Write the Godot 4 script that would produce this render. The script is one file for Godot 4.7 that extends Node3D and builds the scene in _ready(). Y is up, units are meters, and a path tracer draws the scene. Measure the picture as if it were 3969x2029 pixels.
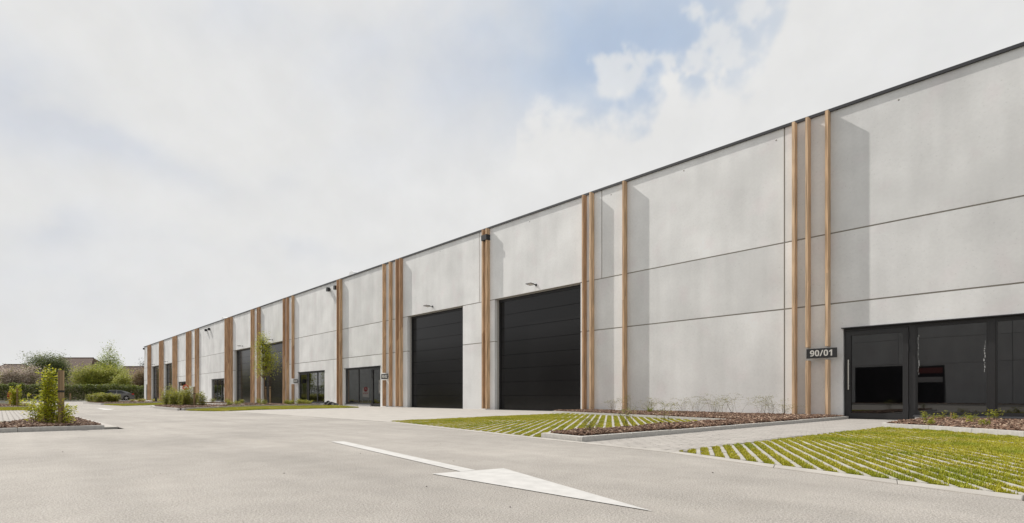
extends Node3D
# x runs along the facade (right is positive), z points from the facade towards the road, y is up.

class MB:
	var v := PackedVector3Array()
	var n := PackedVector3Array()
	var uv := PackedVector2Array()
	var c := PackedColorArray()
	var col := Color(-1, 0, 0)
	var off := Vector2.ZERO
	var us := Vector2.ONE
	func tri(p: Vector3, q: Vector3, r: Vector3, nn = null) -> void:   # p, q, r run anticlockwise seen from the front
		var m: Vector3 = (q - p).cross(r - p).normalized()
		if nn != null: m = nn
		for t in [p, r, q]:
			v.append(t); n.append(m); uv.append(map(t, m))
			if col.r >= 0: c.append(col)
	func map(t: Vector3, m: Vector3) -> Vector2:
		var a := m.abs()
		var w := Vector2(t.x, t.z)
		if a.x >= a.y and a.x >= a.z: w = Vector2(t.z, -t.y)
		elif a.z >= a.y: w = Vector2(t.x, -t.y)
		return (w + off) * us
	func quad(p: Vector3, q: Vector3, r: Vector3, s: Vector3) -> void:
		tri(p, q, r); tri(p, r, s)
	func hexa(p: Array) -> void:   # bottom 0..3 and top 4..7, anticlockwise seen from above
		quad(p[3], p[2], p[1], p[0]); quad(p[4], p[5], p[6], p[7])
		for i in 4:
			var j := (i + 1) % 4
			quad(p[i], p[j], p[4 + j], p[4 + i])
	func box(lo: Vector3, hi: Vector3) -> void:
		hexa([Vector3(lo.x, lo.y, hi.z), Vector3(hi.x, lo.y, hi.z), Vector3(hi.x, lo.y, lo.z), Vector3(lo.x, lo.y, lo.z), Vector3(lo.x, hi.y, hi.z), Vector3(hi.x, hi.y, hi.z), Vector3(hi.x, hi.y, lo.z), Vector3(lo.x, hi.y, lo.z)])
	func prism(poly: Array, y0: float, y1: float, bevel := 0.0) -> void:   # poly of Vector2 (x, z), anticlockwise seen from above
		var k := poly.size()
		var mid := Vector2.ZERO
		for p in poly: mid += p
		mid /= k
		var top := []
		for p in poly: top.append(p + (mid - p).normalized() * bevel * 1.4)
		for i in k:
			var a: Vector2 = poly[i]; var b: Vector2 = poly[(i + 1) % k]
			quad(Vector3(a.x, y0, a.y), Vector3(b.x, y0, b.y), Vector3(b.x, y1 - bevel, b.y), Vector3(a.x, y1 - bevel, a.y))
			if bevel > 0:
				var d: Vector2 = top[i]; var e: Vector2 = top[(i + 1) % k]
				quad(Vector3(a.x, y1 - bevel, a.y), Vector3(b.x, y1 - bevel, b.y), Vector3(e.x, y1, e.y), Vector3(d.x, y1, d.y))
		for i in range(1, k - 1):
			tri(Vector3(top[0].x, y1, top[0].y), Vector3(top[i].x, y1, top[i].y), Vector3(top[i + 1].x, y1, top[i + 1].y))
	func tube(a: Vector3, b: Vector3, ra: float, rb: float, seg := 6, cap := false) -> void:
		var d := (b - a).normalized()
		var s := d.cross(Vector3.UP if absf(d.y) < 0.95 else Vector3.RIGHT).normalized()
		var t := s.cross(d)
		for i in seg:
			var x := TAU * i / seg; var y := TAU * (i + 1) / seg
			var e := s * cos(x) + t * sin(x); var f := s * cos(y) + t * sin(y)
			var q := [a + e * ra, b + e * rb, b + f * rb, a + f * ra]
			var nn := [e, e, f, f]
			for k in [0, 2, 1, 0, 3, 2] if e.cross(f).dot(d) < 0 else [0, 1, 2, 0, 2, 3]:
				v.append(q[k]); n.append(nn[k]); uv.append(Vector2((x if k < 2 else y) / TAU * 0.3, (q[k] - a).length() + off.y) * us)
				if col.r >= 0: c.append(col)
			if cap:
				var was := off
				if e.cross(f).dot(d) > 0: tri(b, b + e * rb, b + f * rb)
				else: tri(b, b + f * rb, b + e * rb)
				off = was
	func lathe(at: Vector3, prof: Array, seg := 14) -> void:   # prof of Vector2(radius, height)
		for i in prof.size() - 1:
			tube(at + Vector3(0, prof[i].y, 0), at + Vector3(0, prof[i + 1].y + 0.0001, 0), maxf(prof[i].x, 0.0005), maxf(prof[i + 1].x, 0.0005), seg)
	func leaf(at: Vector3, along: Vector3, side: Vector3, l: float, w: float) -> void:
		var nn := side.cross(along).normalized()
		var m := at + along * l * 0.45
		var p := m + side * w * 0.5 + nn * w * 0.18
		var q := m - side * w * 0.5 + nn * w * 0.18
		var e := at + along * l
		tri(at, p, e); tri(at, e, q)
	func mesh() -> ArrayMesh:
		var a := []
		a.resize(Mesh.ARRAY_MAX)
		a[Mesh.ARRAY_VERTEX] = v; a[Mesh.ARRAY_NORMAL] = n; a[Mesh.ARRAY_TEX_UV] = uv
		if c.size() == v.size(): a[Mesh.ARRAY_COLOR] = c
		var m := ArrayMesh.new()
		if v.size(): m.add_surface_from_arrays(Mesh.PRIMITIVE_TRIANGLES, a)
		return m

var M := {}
var used := {}
var rng := RandomNumberGenerator.new()
const CAM := Vector3(0, 0.535, 14.96)
const FWD := Vector3(-0.73262, 0, -0.68064)
const RIGHT := Vector3(0.68064, 0, -0.73262)

func R(a: float, b: float) -> float: return rng.randf_range(a, b)
func V(x: float, y: float, z: float) -> Vector3: return Vector3(x, y, z)

func numbered(called: String) -> String:
	used[called] = used.get(called, 0) + 1
	return called if used[called] == 1 else "%s_%03d" % [called, used[called] - 1]

func put(mb, called: String, m: Material, parent: Node) -> MeshInstance3D:
	var o := MeshInstance3D.new()
	o.mesh = mb.mesh() if mb is MB else mb
	o.material_override = m
	o.name = numbered(called) if parent == self else called
	parent.add_child(o, true)
	return o

func base(called: String, at := Vector3.ZERO) -> Node3D:
	var o := Node3D.new()
	o.name = numbered(called); o.position = at
	add_child(o)
	return o

func tag(o: Node, label: String, category: String, group := "") -> Node:
	o.set_meta("label", label); o.set_meta("category", category)
	if group: o.set_meta("group", group)
	return o

func struct(o: Node) -> Node:
	o.set_meta("kind", "structure")
	return o

func stuff(o: Node) -> Node:
	o.set_meta("kind", "stuff")
	return o

# ---------------------------------------------------------------- materials
func lin(r: float, g: float, b: float) -> Color: return Color(r, g, b).linear_to_srgb()

func mat(called: String, c: Color, rough := 0.85, metal := 0.0) -> StandardMaterial3D:
	var m := StandardMaterial3D.new()
	m.resource_name = called
	m.albedo_color = c; m.roughness = rough; m.metallic = metal
	M[called] = m
	return m

func noise(freq: float, sd: int, oct := 4, kind := FastNoiseLite.TYPE_SIMPLEX_SMOOTH) -> FastNoiseLite:
	var f := FastNoiseLite.new()
	f.noise_type = kind; f.frequency = freq; f.seed = sd
	f.fractal_octaves = oct; f.fractal_type = FastNoiseLite.FRACTAL_FBM
	return f

func nbytes(w: int, h: int, f: FastNoiseLite, sx := 1, sy := 1) -> PackedByteArray:
	var im: Image = f.get_seamless_image(w / sx, h / sy, false, false, 0.15)
	if sx > 1 or sy > 1: im.resize(w, h, Image.INTERPOLATE_CUBIC)
	im.convert(Image.FORMAT_L8)
	return im.get_data()

func tex_from(w: int, h: int, f: Callable) -> ImageTexture:   # f(i) gives a Color (sRGB) for pixel i
	var d := PackedByteArray()
	d.resize(w * h * 3)
	for i in w * h:
		var c: Color = f.call(i)
		d[i * 3] = clampi(int(c.r * 255.0), 0, 255); d[i * 3 + 1] = clampi(int(c.g * 255.0), 0, 255); d[i * 3 + 2] = clampi(int(c.b * 255.0), 0, 255)
	return ImageTexture.create_from_image(Image.create_from_data(w, h, false, Image.FORMAT_RGB8, d))

func normal_tex(w: int, f: FastNoiseLite, k: float) -> ImageTexture:
	var im: Image = f.get_seamless_image(w, w)
	im.convert(Image.FORMAT_RGBA8)
	im.bump_map_to_normal_map(k)
	return ImageTexture.create_from_image(im)

func triplanar(m: StandardMaterial3D, s: float) -> void:
	m.uv1_triplanar = true; m.uv1_world_triplanar = true; m.uv1_scale = Vector3(s, s, s)

func make_materials() -> void:
	var W := 768
	# precast concrete: cloudy patches, faint vertical runs, pores
	var a := nbytes(W, W, noise(0.006, 3, 5)); var b := nbytes(W, W, noise(0.03, 5, 3), 1, 12); var s := nbytes(W, W, noise(0.12, 8, 2))
	var b2 := nbytes(W, W, noise(0.010, 15, 3), 1, 6); var pk := nbytes(W, W, noise(0.012, 21, 2))
	var pore := nbytes(W, W, noise(0.22, 31, 1))
	var conc := tex_from(W, W, func(i):
		var t := 0.95 + (a[i] - 128) / 128.0 * 0.045 + (b[i] - 128) / 128.0 * 0.012 + (b2[i] - 128) / 128.0 * 0.024 + (s[i] - 128) / 128.0 * 0.012
		var p := maxf(0.0, (pk[i] - 160) / 95.0) * 0.014
		if pore[i] > 232: t -= 0.05
		return Color(t, t * (0.998 - p), t * (0.991 - p * 0.7)))
	for k in 3:
		var m := mat("concrete%d" % k, lin(0.83, 0.842, 0.86) * [1.0, 0.98, 1.01][k], 0.9)
		m.albedo_color.a = 1.0
		m.albedo_texture = conc
	var kc := mat("kerb_concrete", lin(0.52, 0.51, 0.49), 0.95)
	kc.albedo_texture = conc; kc.uv1_scale = Vector3(3, 3, 3)
	var pc := mat("paver_concrete", lin(0.40, 0.38, 0.36), 0.95)
	pc.albedo_texture = conc; triplanar(pc, 0.5)
	var pc2 := mat("paver_concrete_light", lin(0.44, 0.42, 0.395), 0.95)
	pc2.albedo_texture = conc; triplanar(pc2, 0.4)
	var rc := mat("rib_concrete", lin(0.42, 0.405, 0.375), 0.95)
	rc.albedo_texture = conc; triplanar(rc, 0.7)
	# asphalt: pale stones in a greyer binder
	var st := nbytes(1024, 1024, noise(0.36, 41, 2)); var st2 := nbytes(1024, 1024, noise(0.16, 42, 2)); var big := nbytes(1024, 1024, noise(0.008, 44, 4))
	var asp := tex_from(1024, 1024, func(i):
		var t := 0.86 + (st[i] - 128) / 128.0 * 0.30 + (st2[i] - 128) / 128.0 * 0.10 + (big[i] - 128) / 128.0 * 0.03
		return Color(t, t * 0.982, t * 0.962))
	var am := mat("asphalt", lin(0.52, 0.512, 0.503), 0.93)
	am.albedo_texture = asp; triplanar(am, 0.36)
	am.normal_enabled = true; am.normal_texture = normal_tex(512, noise(0.30, 47, 2), 5.0); am.normal_scale = 0.13
	var w1 := nbytes(512, 512, noise(0.010, 51, 5)); var w2 := nbytes(512, 512, noise(0.05, 52, 3), 8, 1)
	am.detail_enabled = true; am.detail_blend_mode = BaseMaterial3D.BLEND_MODE_MUL; am.detail_uv_layer = BaseMaterial3D.DETAIL_UV_2
	am.uv2_triplanar = true; am.uv2_world_triplanar = true; am.uv2_scale = Vector3(0.071, 0.071, 0.071)
	am.detail_albedo = tex_from(512, 512, func(i):
		var t := 0.93 + (w1[i] - 128) / 128.0 * 0.065 + (w2[i] - 128) / 128.0 * 0.035
		return Color(t, t * 0.995, t * 0.985))
	# wood
	var g1 := nbytes(256, 512, noise(0.06, 61, 4), 1, 16); var g2 := nbytes(256, 512, noise(0.015, 62, 3), 1, 4)
	var wood := tex_from(256, 512, func(i):
		var t := 0.90 + (g1[i] - 128) / 128.0 * 0.19 + (g2[i] - 128) / 128.0 * 0.11
		return Color(t, t * 0.975, t * 0.95))
	var tones := [lin(0.76, 0.57, 0.39), lin(0.70, 0.50, 0.32), lin(0.60, 0.41, 0.26), lin(0.52, 0.335, 0.205), lin(0.65, 0.45, 0.285)]
	for k in 5:
		var m := mat("timber%d" % k, tones[k], 0.75)
		m.albedo_texture = wood
	var pw := mat("post_wood", lin(0.36, 0.27, 0.16), 0.9)
	pw.albedo_texture = wood
	mat("black_metal", lin(0.018, 0.018, 0.02), 0.45)
	mat("coping_metal", lin(0.035, 0.036, 0.042), 0.4)
	mat("frame_metal", lin(0.022, 0.022, 0.024), 0.42)
	mat("sill_metal", lin(0.05, 0.05, 0.055), 0.35)
	var dm := mat("door_panel", lin(0.010, 0.0095, 0.010), 0.17)
	dm.metallic_specular = 0.4
	dm.normal_enabled = true; dm.normal_texture = normal_tex(256, noise(0.01, 71, 2), 1.0); dm.normal_scale = 0.04
	mat("steel", lin(0.62, 0.61, 0.58), 0.28, 1.0)
	mat("hall_wall", lin(0.42, 0.41, 0.40), 0.95)
	mat("rubber", lin(0.02, 0.02, 0.02), 0.8)
	var gl := mat("glass", Color(0.05, 0.05, 0.06, 0.88), 0.01)
	gl.metallic_specular = 1.0
	gl.clearcoat_enabled = true; gl.clearcoat = 1.0; gl.clearcoat_roughness = 0.01
	gl.transparency = BaseMaterial3D.TRANSPARENCY_ALPHA
	gl.normal_enabled = true; gl.normal_texture = normal_tex(256, noise(0.006, 75, 1), 2.0); gl.normal_scale = 0.02
	mat("smear", lin(0.42, 0.43, 0.43), 0.8)
	mat("faded_red", lin(0.24, 0.06, 0.05), 0.7)
	mat("dusty_white", lin(0.5, 0.48, 0.48), 0.7)
	mat("sealant", lin(0.33, 0.31, 0.275), 0.9)
	var wp := mat("white_paint", lin(0.53, 0.53, 0.53), 0.85)
	var wn := nbytes(512, 512, noise(0.02, 91, 5))
	wp.albedo_texture = tex_from(512, 512, func(i):
		var t := 0.97 + (wn[i] - 128) / 128.0 * 0.05
		if st[i * 2] > 205 and wn[i] > 140: t -= 0.12
		return Color(t, t * 0.995, t * 0.985))
	triplanar(wp, 0.7)
	mat("white_board", lin(0.8, 0.78, 0.75), 0.6)
	mat("letter_grey", lin(0.62, 0.61, 0.58), 0.6)
	mat("red_print", lin(0.46, 0.02, 0.025), 0.5)
	mat("red_enamel", lin(0.30, 0.012, 0.014), 0.35)
	mat("dome", lin(0.85, 0.86, 0.87), 0.6)
	var soil := nbytes(512, 512, noise(0.05, 81, 5)); var soil2 := nbytes(512, 512, noise(0.3, 82, 2))
	var so := tex_from(512, 512, func(i):
		var t := 0.75 + (soil[i] - 128) / 128.0 * 0.2 + (soil2[i] - 128) / 128.0 * 0.2
		return Color(t, t * 0.97, t * 0.94))
	var sm := mat("soil", lin(0.10, 0.075, 0.052), 1.0)
	sm.albedo_texture = so; triplanar(sm, 0.7)
	var ms := mat("mulch_bed", lin(0.12, 0.08, 0.058), 1.0)
	ms.albedo_texture = so; triplanar(ms, 1.5)
	var fg := mat("field", lin(0.10, 0.115, 0.035), 1.0)
	fg.albedo_texture = so; triplanar(fg, 0.25)
	var rf := mat("roof_tile", lin(0.15, 0.085, 0.062), 0.85)
	rf.albedo_texture = so; triplanar(rf, 0.8)
	var rd := mat("roof_dark", lin(0.045, 0.047, 0.052), 0.7)
	rd.albedo_texture = so; triplanar(rd, 0.8)
	mat("brick", lin(0.34, 0.27, 0.22), 0.95)
	mat("render_white", lin(0.62, 0.6, 0.56), 0.95)
	mat("dark_glass", lin(0.02, 0.022, 0.025), 0.08)
	var lf := mat("leaf", Color.WHITE, 0.6)
	lf.vertex_color_use_as_albedo = true
	lf.backlight_enabled = true; lf.backlight = Color(0.9, 0.9, 0.9)
	var gm := mat("grass_blade", Color.WHITE, 0.65)
	gm.vertex_color_use_as_albedo = true
	gm.backlight_enabled = true; gm.backlight = Color(0.6, 0.6, 0.6)
	var cm := mat("chip", Color.WHITE, 0.9)
	cm.vertex_color_use_as_albedo = true
	var bk := mat("bark", lin(0.14, 0.105, 0.075), 0.95)
	bk.albedo_texture = wood
	mat("bark_pale", lin(0.4, 0.37, 0.32), 0.9)
	var cp := mat("car_paint", lin(0.11, 0.113, 0.115), 0.35, 0.3)
	cp.clearcoat_enabled = true; cp.clearcoat = 0.8; cp.clearcoat_roughness = 0.05
	mat("car_glass", lin(0.015, 0.017, 0.02), 0.04)
	mat("tail_light", lin(0.5, 0.03, 0.03), 0.25)
	mat("rim", lin(0.6, 0.6, 0.6), 0.3, 0.8)
	mat("plastic_black", lin(0.015, 0.015, 0.017), 0.75)

# ---------------------------------------------------------------- sky
func sstep(a: float, b: float, x: float) -> float:
	var t := clampf((x - a) / (b - a), 0.0, 1.0)
	return t * t * (3.0 - 2.0 * t)

func blob(px: float, py: float, cx: float, cy: float, rx: float, ry: float, turn := 0.0) -> float:
	var d := Vector2(px - cx, py - cy).rotated(-turn)
	return exp(-(d.x * d.x / (rx * rx) + d.y * d.y / (ry * ry)))

func make_sky() -> Texture2D:
	var w := 2400; var h := 1200
	var im := Image.create(w, h, false, Image.FORMAT_RGB8)
	var n1 := noise(1.9, 101, 4); var n2 := noise(6.0, 102, 5); var n3 := noise(2.6, 103, 4); var n4 := noise(11.0, 104, 6)
	n4.fractal_gain = 0.6
	im.fill(Color(0.86, 0.865, 0.87))
	# the cumulus bank: its upper edge as bearing (tenths of the lens scale) against height
	var edge := [Vector2(500, 800), Vector2(1300, 905), Vector2(1480, 850), Vector2(1750, 620), Vector2(1950, 560), Vector2(2080, 450), Vector2(2200, 445), Vector2(2420, 462), Vector2(2530, 430), Vector2(2620, 325), Vector2(2700, 320), Vector2(2850, 318), Vector2(2960, 240), Vector2(2990, 150), Vector2(3040, 20), Vector2(3120, -200), Vector2(3600, -500), Vector2(5200, -600)]
	var cs := {}
	for y in h / 2 + 6:
		var el := (0.5 - (y + 0.5) / h) * PI
		var ce := cos(el); var se := sin(el)
		for x in w:
			var az := (float(x) + 0.5) / w * TAU
			# a panorama's u is atan2(x, -z) / TAU
			var ph := az
			var d := Vector3(sin(ph) * ce, se, -cos(ph) * ce)
			var f := d.dot(FWD)
			var lo := n1.get_noise_3d(d.x, d.y * 1.7, d.z)
			var hi := n2.get_noise_3d(d.x, d.y * 1.4, d.z)
			var fine := 0.0
			var white := Vector3(0.902, 0.902, 0.899)
			var grey := Vector3(0.832, 0.846, 0.872)
			var blue := Vector3(0.690, 0.757, 0.850)
			var g := sstep(-0.05, 0.55, -lo + hi * 0.35) * 0.55
			var bl := 0.0
			if f > 0.05:
				var px := 1984.5 + 2140.0 * d.dot(RIGHT) / f
				var py := 1538.5 - 2140.0 * d.y / f
				var wx := px + lo * 190.0 + hi * 120.0; var wy := py + hi * 110.0
				var on := sstep(0.05, 0.3, f)
				var gf := 0.75 + hi * 1.1 + lo * 0.4
				var gg := blob(wx, wy, 90, 420, 330, 210, 0.55) * 0.95 + blob(wx, wy, 520, 610, 420, 75, 0.35) * 0.75 + blob(wx, wy, 180, 905, 210, 95) * 0.8
				gg += blob(wx, wy, 1080, 50, 420, 150) * 0.5 + blob(wx, wy, 1680, 300, 420, 330) * 0.65 + blob(wx, wy, 1150, 985, 420, 60, 0.1) * 0.45 + blob(wx, wy, 1080, 690, 80, 50) * 0.4 + blob(wx, wy, 200, 1150, 500, 120) * 0.25 + blob(wx, wy, 3880, 130, 330, 120, -0.4) * 0.8 + blob(wx, wy, 2000, 230, 250, 330) * 0.5
				g = lerpf(g, clampf(gg * clampf(gf, 0.2, 1.2) + g * 0.3, 0, 1), on)
				bl = clampf(blob(wx, wy, 2600, 110, 560, 330) * 0.95 + blob(wx, wy, 2330, 330, 300, 200) * 0.45, 0, 1) * (0.9 + fine * 0.4) * on
				# bank of cloud on the right and low down
				var b := 900.0
				for i in edge.size() - 1:
					if px >= edge[i].x and px < edge[i + 1].x and edge[i + 1].x > edge[i].x:
						b = lerpf(edge[i].y, edge[i + 1].y, (px - edge[i].x) / (edge[i + 1].x - edge[i].x)); break
				if px < 500: b = 800.0
				fine = n4.get_noise_3d(d.x, d.y, d.z)
				var ragged := n3.get_noise_3d(d.x * 3.0, d.y * 3.0, d.z * 3.0) * 60.0 + hi * 60.0 + fine * 130.0
				var over := sstep(-55, 75 if px > 2000 else 260, py - b + ragged) * (1.0 if px > 1900 else sstep(300, 1900, px)) * on
				# wisps
				var wz := clampf(blob(px, py, 2415, 255, 105, 95, 0.5) + blob(px, py, 2330, 235, 90, 35) * 0.6 + blob(px, py, 2360, 340, 90, 50) * 0.7 + blob(px, py, 2720, 45, 120, 60) * 0.9 + blob(px, py, 2860, 130, 210, 110, -0.6) * 1.1 + blob(px, py, 2790, 230, 190, 85, -0.4) + blob(px, py, 2580, 230, 130, 30, 0.3) * 0.45 + blob(px, py, 2960, 30, 110, 80) * 0.9, 0, 1.1)
				wz = sstep(0.0, 0.85, fine * 1.9 + hi * 0.5 + n3.get_noise_3d(d.x * 4.0 + 3.0, d.y * 5.0, d.z * 4.0) * 0.5 + wz - 0.42) * sstep(0.05, 0.75, wz) * 0.85 * on
				var keep := 1.0 - clampf(over + wz * 0.9, 0, 1)
				g *= 1.0 - over * 0.9; bl *= keep
				g = clampf(g, 0, 1) * (1.0 - wz * 0.5)
			var c := white.lerp(grey, clampf(g, 0, 1)).lerp(blue, bl)
			c *= 1.0 + hi * 0.016 + fine * 0.02
			im.set_pixel(x, y, Color(c.x, c.y, c.z))
	return ImageTexture.create_from_image(im)

# ---------------------------------------------------------------- small shared builders
func flat(called: String, pts: Array, y: float, m: Material, parent: Node = self) -> MeshInstance3D:
	var poly := PackedVector2Array(pts)
	var mb := MB.new()
	var ix := Geometry2D.triangulate_polygon(poly)
	for i in range(0, ix.size(), 3):
		var p := V(poly[ix[i]].x, y, poly[ix[i]].y); var q := V(poly[ix[i + 1]].x, y, poly[ix[i + 1]].y); var r := V(poly[ix[i + 2]].x, y, poly[ix[i + 2]].y)
		if (q - p).cross(r - p).y > 0: mb.tri(p, q, r)
		else: mb.tri(p, r, q)
	var o := put(mb, called, m, parent)
	if parent == self: struct(o)
	return o

func kerb(pts: Array, h: float, wid: float, lens := 1.0) -> Node3D:   # stones stand to the left of the line, seen along it
	var k: Node3D = struct(base("kerb"))
	for i in pts.size() - 1:
		var a: Vector2 = pts[i]; var b: Vector2 = pts[i + 1]
		var d := (b - a).normalized(); var s := Vector2(d.y, -d.x) * wid
		var n := maxi(1, int(round((b - a).length() / lens)))
		var l := (b - a).length() / n
		for j in n:
			var p := a + d * (l * j + 0.003); var q := a + d * (l * (j + 1) - 0.003)
			var poly := [p, q, q + s, p + s]
			if (q - p).cross(s) > 0: poly = [p, p + s, q + s, q]
			var mb := MB.new()
			mb.off = Vector2(R(0, 5), R(0, 5))
			mb.prism(poly, -0.1, h + R(-0.003, 0.003), 0.008)
			put(mb, "kerb_stone", M.kerb_concrete, k)
	return k

func pavers(called: String, poly: Array, m: Material, y: float, near: Vector2, most := 300) -> Node3D:
	var o: Node3D = struct(flat(called, poly, y - 0.035, M.soil))
	var pp := PackedVector2Array(poly)
	var lo := pp[0]; var hi := pp[0]
	for p in pp: lo = lo.min(p); hi = hi.max(p)
	var L := 0.2; var Wd := 0.1
	var spots := []
	var row := 0
	var z := lo.y + Wd / 2
	while z < hi.y:
		var x := lo.x + (0.0 if row % 2 else L / 2)
		while x < hi.x + L:
			if Geometry2D.is_point_in_polygon(Vector2(clampf(x, lo.x + 0.04, hi.x - 0.04), z), pp): spots.append(Vector2(x, z))
			x += L
		row += 1; z += Wd
	spots.sort_custom(func(p, q): return p.distance_squared_to(near) < q.distance_squared_to(near))
	var variants := []
	for k in 4: variants.append(paver_mesh(Vector2.ZERO, y).mesh())
	var rest := MB.new()
	for i in spots.size():
		var c: Vector2 = spots[i]
		if i < most:
			var b := put(variants[i % 4], "paver", m, o)
			b.position = V(c.x, R(-0.0015, 0.0015), c.y)
		else:
			var q := paver_mesh(c, y)
			rest.v.append_array(q.v); rest.n.append_array(q.n); rest.uv.append_array(q.uv)
	if rest.v.size(): stuff(put(rest, "pavers", m, o))
	return o

func paver_mesh(c: Vector2, y: float) -> MB:
	var mb := MB.new()
	var a := 0.0985; var b := 0.0485; var e := 0.034; var g := 0.028
	var poly := [Vector2(-a, b - g), Vector2(-a + e, b), Vector2(a - e, b), Vector2(a, b - g), Vector2(a, -b + g), Vector2(a - e, -b), Vector2(-a + e, -b), Vector2(-a, -b + g)]
	var q := []
	for p in poly: q.append(p + c + Vector2(R(-0.001, 0.001), R(-0.001, 0.001)))
	mb.prism(q, y - 0.04, y, 0.003)
	return mb

var tuft_meshes := []
func tuft(h: float, n: int, wide := 0.022, bend := 0.65) -> ArrayMesh:
	var mb := MB.new()
	mb.col = Color(1, 1, 1)
	for i in n:
		var a := R(0, TAU); var r := R(0, wide)
		var p := V(cos(a) * r, 0, sin(a) * r)
		var t := R(0, TAU); var lean := V(cos(t), 0, sin(t)) * R(0.1, bend) * h
		var hh := h * R(0.55, 1.1); var s := V(-sin(t), 0, cos(t)) * R(0.0016, 0.0028)
		var m := p + V(0, hh * 0.6, 0) + lean * 0.35; var e := p + V(0, hh, 0) + lean
		mb.quad(p - s, p + s, m + s * 0.8, m - s * 0.8)
		mb.tri(m - s * 0.8, m + s * 0.8, e)
	return mb.mesh()

func scatter(called: String, mesh: Mesh, m: Material, xf: Array, cols: Array, parent: Node) -> MultiMeshInstance3D:
	var mm := MultiMesh.new()
	mm.transform_format = MultiMesh.TRANSFORM_3D; mm.use_colors = true
	mm.mesh = mesh; mm.instance_count = xf.size()
	for i in xf.size():
		mm.set_instance_transform(i, xf[i]); mm.set_instance_color(i, cols[i])
	var o := MultiMeshInstance3D.new()
	o.multimesh = mm; o.material_override = m
	o.name = numbered(called) if parent == self else called
	parent.add_child(o, true)
	stuff(o)
	return o

func grass_on(called: String, label: String, poly: Array, per: float, h: float, y: float, skip: Callable, wide := 0.022, bend := 0.65) -> void:
	var pp := PackedVector2Array(poly)
	var lo := pp[0]; var hi := pp[0]
	for p in pp: lo = lo.min(p); hi = hi.max(p)
	var sets := [[], [], []]; var cs := [[], [], []]
	var nn := noise(0.9, 7, 3)
	var total := int((hi.x - lo.x) * (hi.y - lo.y) * per)
	for i in total:
		var p := Vector2(R(lo.x, hi.x), R(lo.y, hi.y))
		if not Geometry2D.is_point_in_polygon(p, pp): continue
		if skip.call(p): continue
		var k := rng.randi() % 3
		var q := nn.get_noise_2d(p.x, p.y)
		var sc := R(0.7, 1.25) * (1.0 + q * 0.35)
		sets[k].append(Transform3D(Basis(Vector3.UP, R(0, TAU)).scaled(V(1.2, sc, 1.2)), V(p.x, y, p.y)))
		var t := R(0, 1)
		var c := Color(0.36, 0.35, 0.014).lerp(Color(0.45, 0.41, 0.02), t)
		c = c.lerp(Color(0.22, 0.29, 0.012), clampf(q * 1.1, 0, 1))
		if R(0, 1) < 0.05: c = Color(0.55, 0.47, 0.18)
		cs[k].append(c)
	var o := base(called)
	tag(o, label, "grass"); stuff(o)
	for k in 3:
		if sets[k].size(): scatter("grass_tufts", tuft(h, 9, wide, bend), M.grass_blade, sets[k], cs[k], o)

func mulch_on(poly: Array, per: float, y: float, label: String, near := true) -> void:
	flat("mulch_bed", poly, y, M.mulch_bed)
	var pp := PackedVector2Array(poly)
	var lo := pp[0]; var hi := pp[0]
	for p in pp: lo = lo.min(p); hi = hi.max(p)
	var nn := noise(0.8, 17, 3)
	var o := base("bark_mulch")
	tag(o, label, "mulch"); stuff(o)
	for k in 3:
		var mb := MB.new()
		mb.col = Color(1, 1, 1)
		var l: float = [0.035, 0.05, 0.028][k] * (1.0 if near else 1.6); var w: float = [0.012, 0.014, 0.017][k] * (1.0 if near else 1.6)
		mb.hexa([V(-l, 0, w * 0.7), V(l * 0.8, 0.001, w), V(l, 0, -w * 0.5), V(-l * 0.7, 0, -w), V(-l * 0.9, 0.007, w * 0.5), V(l * 0.7, 0.009, w * 0.8), V(l * 0.8, 0.006, -w * 0.4), V(-l * 0.7, 0.008, -w * 0.8)])
		var xf := []; var cs := []
		for i in int((hi.x - lo.x) * (hi.y - lo.y) * per / 3.0):
			var p := Vector2(R(lo.x, hi.x), R(lo.y, hi.y))
			if not Geometry2D.is_point_in_polygon(p, pp): continue
			var b := Basis(Vector3.UP, R(0, TAU)) * Basis(Vector3.RIGHT, R(-0.5, 0.5)) * Basis(Vector3.BACK, R(-0.55, 0.55))
			b = b.scaled(Vector3.ONE * R(0.45, 1.3))
			xf.append(Transform3D(b, V(p.x, y + R(0.0, 0.035) + nn.get_noise_2d(p.x, p.y) * 0.022, p.y)))
			var t := R(0, 1)
			var c := Color(0.065, 0.036, 0.024).lerp(Color(0.25, 0.145, 0.095), t)
			if t > 0.80: c = Color(0.30, 0.20, 0.14).lerp(Color(0.46, 0.35, 0.26), R(0, 1))
			cs.append(c)
		scatter("bark_chips", mb.mesh(), M.chip, xf, cs, o)

# ---------------------------------------------------------------- plants
func leaf_color(pal: Array) -> Color:
	var c: Color = pal[rng.randi() % pal.size()]
	return c.lerp(pal[rng.randi() % pal.size()], R(0, 1)) * R(0.8, 1.2)

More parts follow.
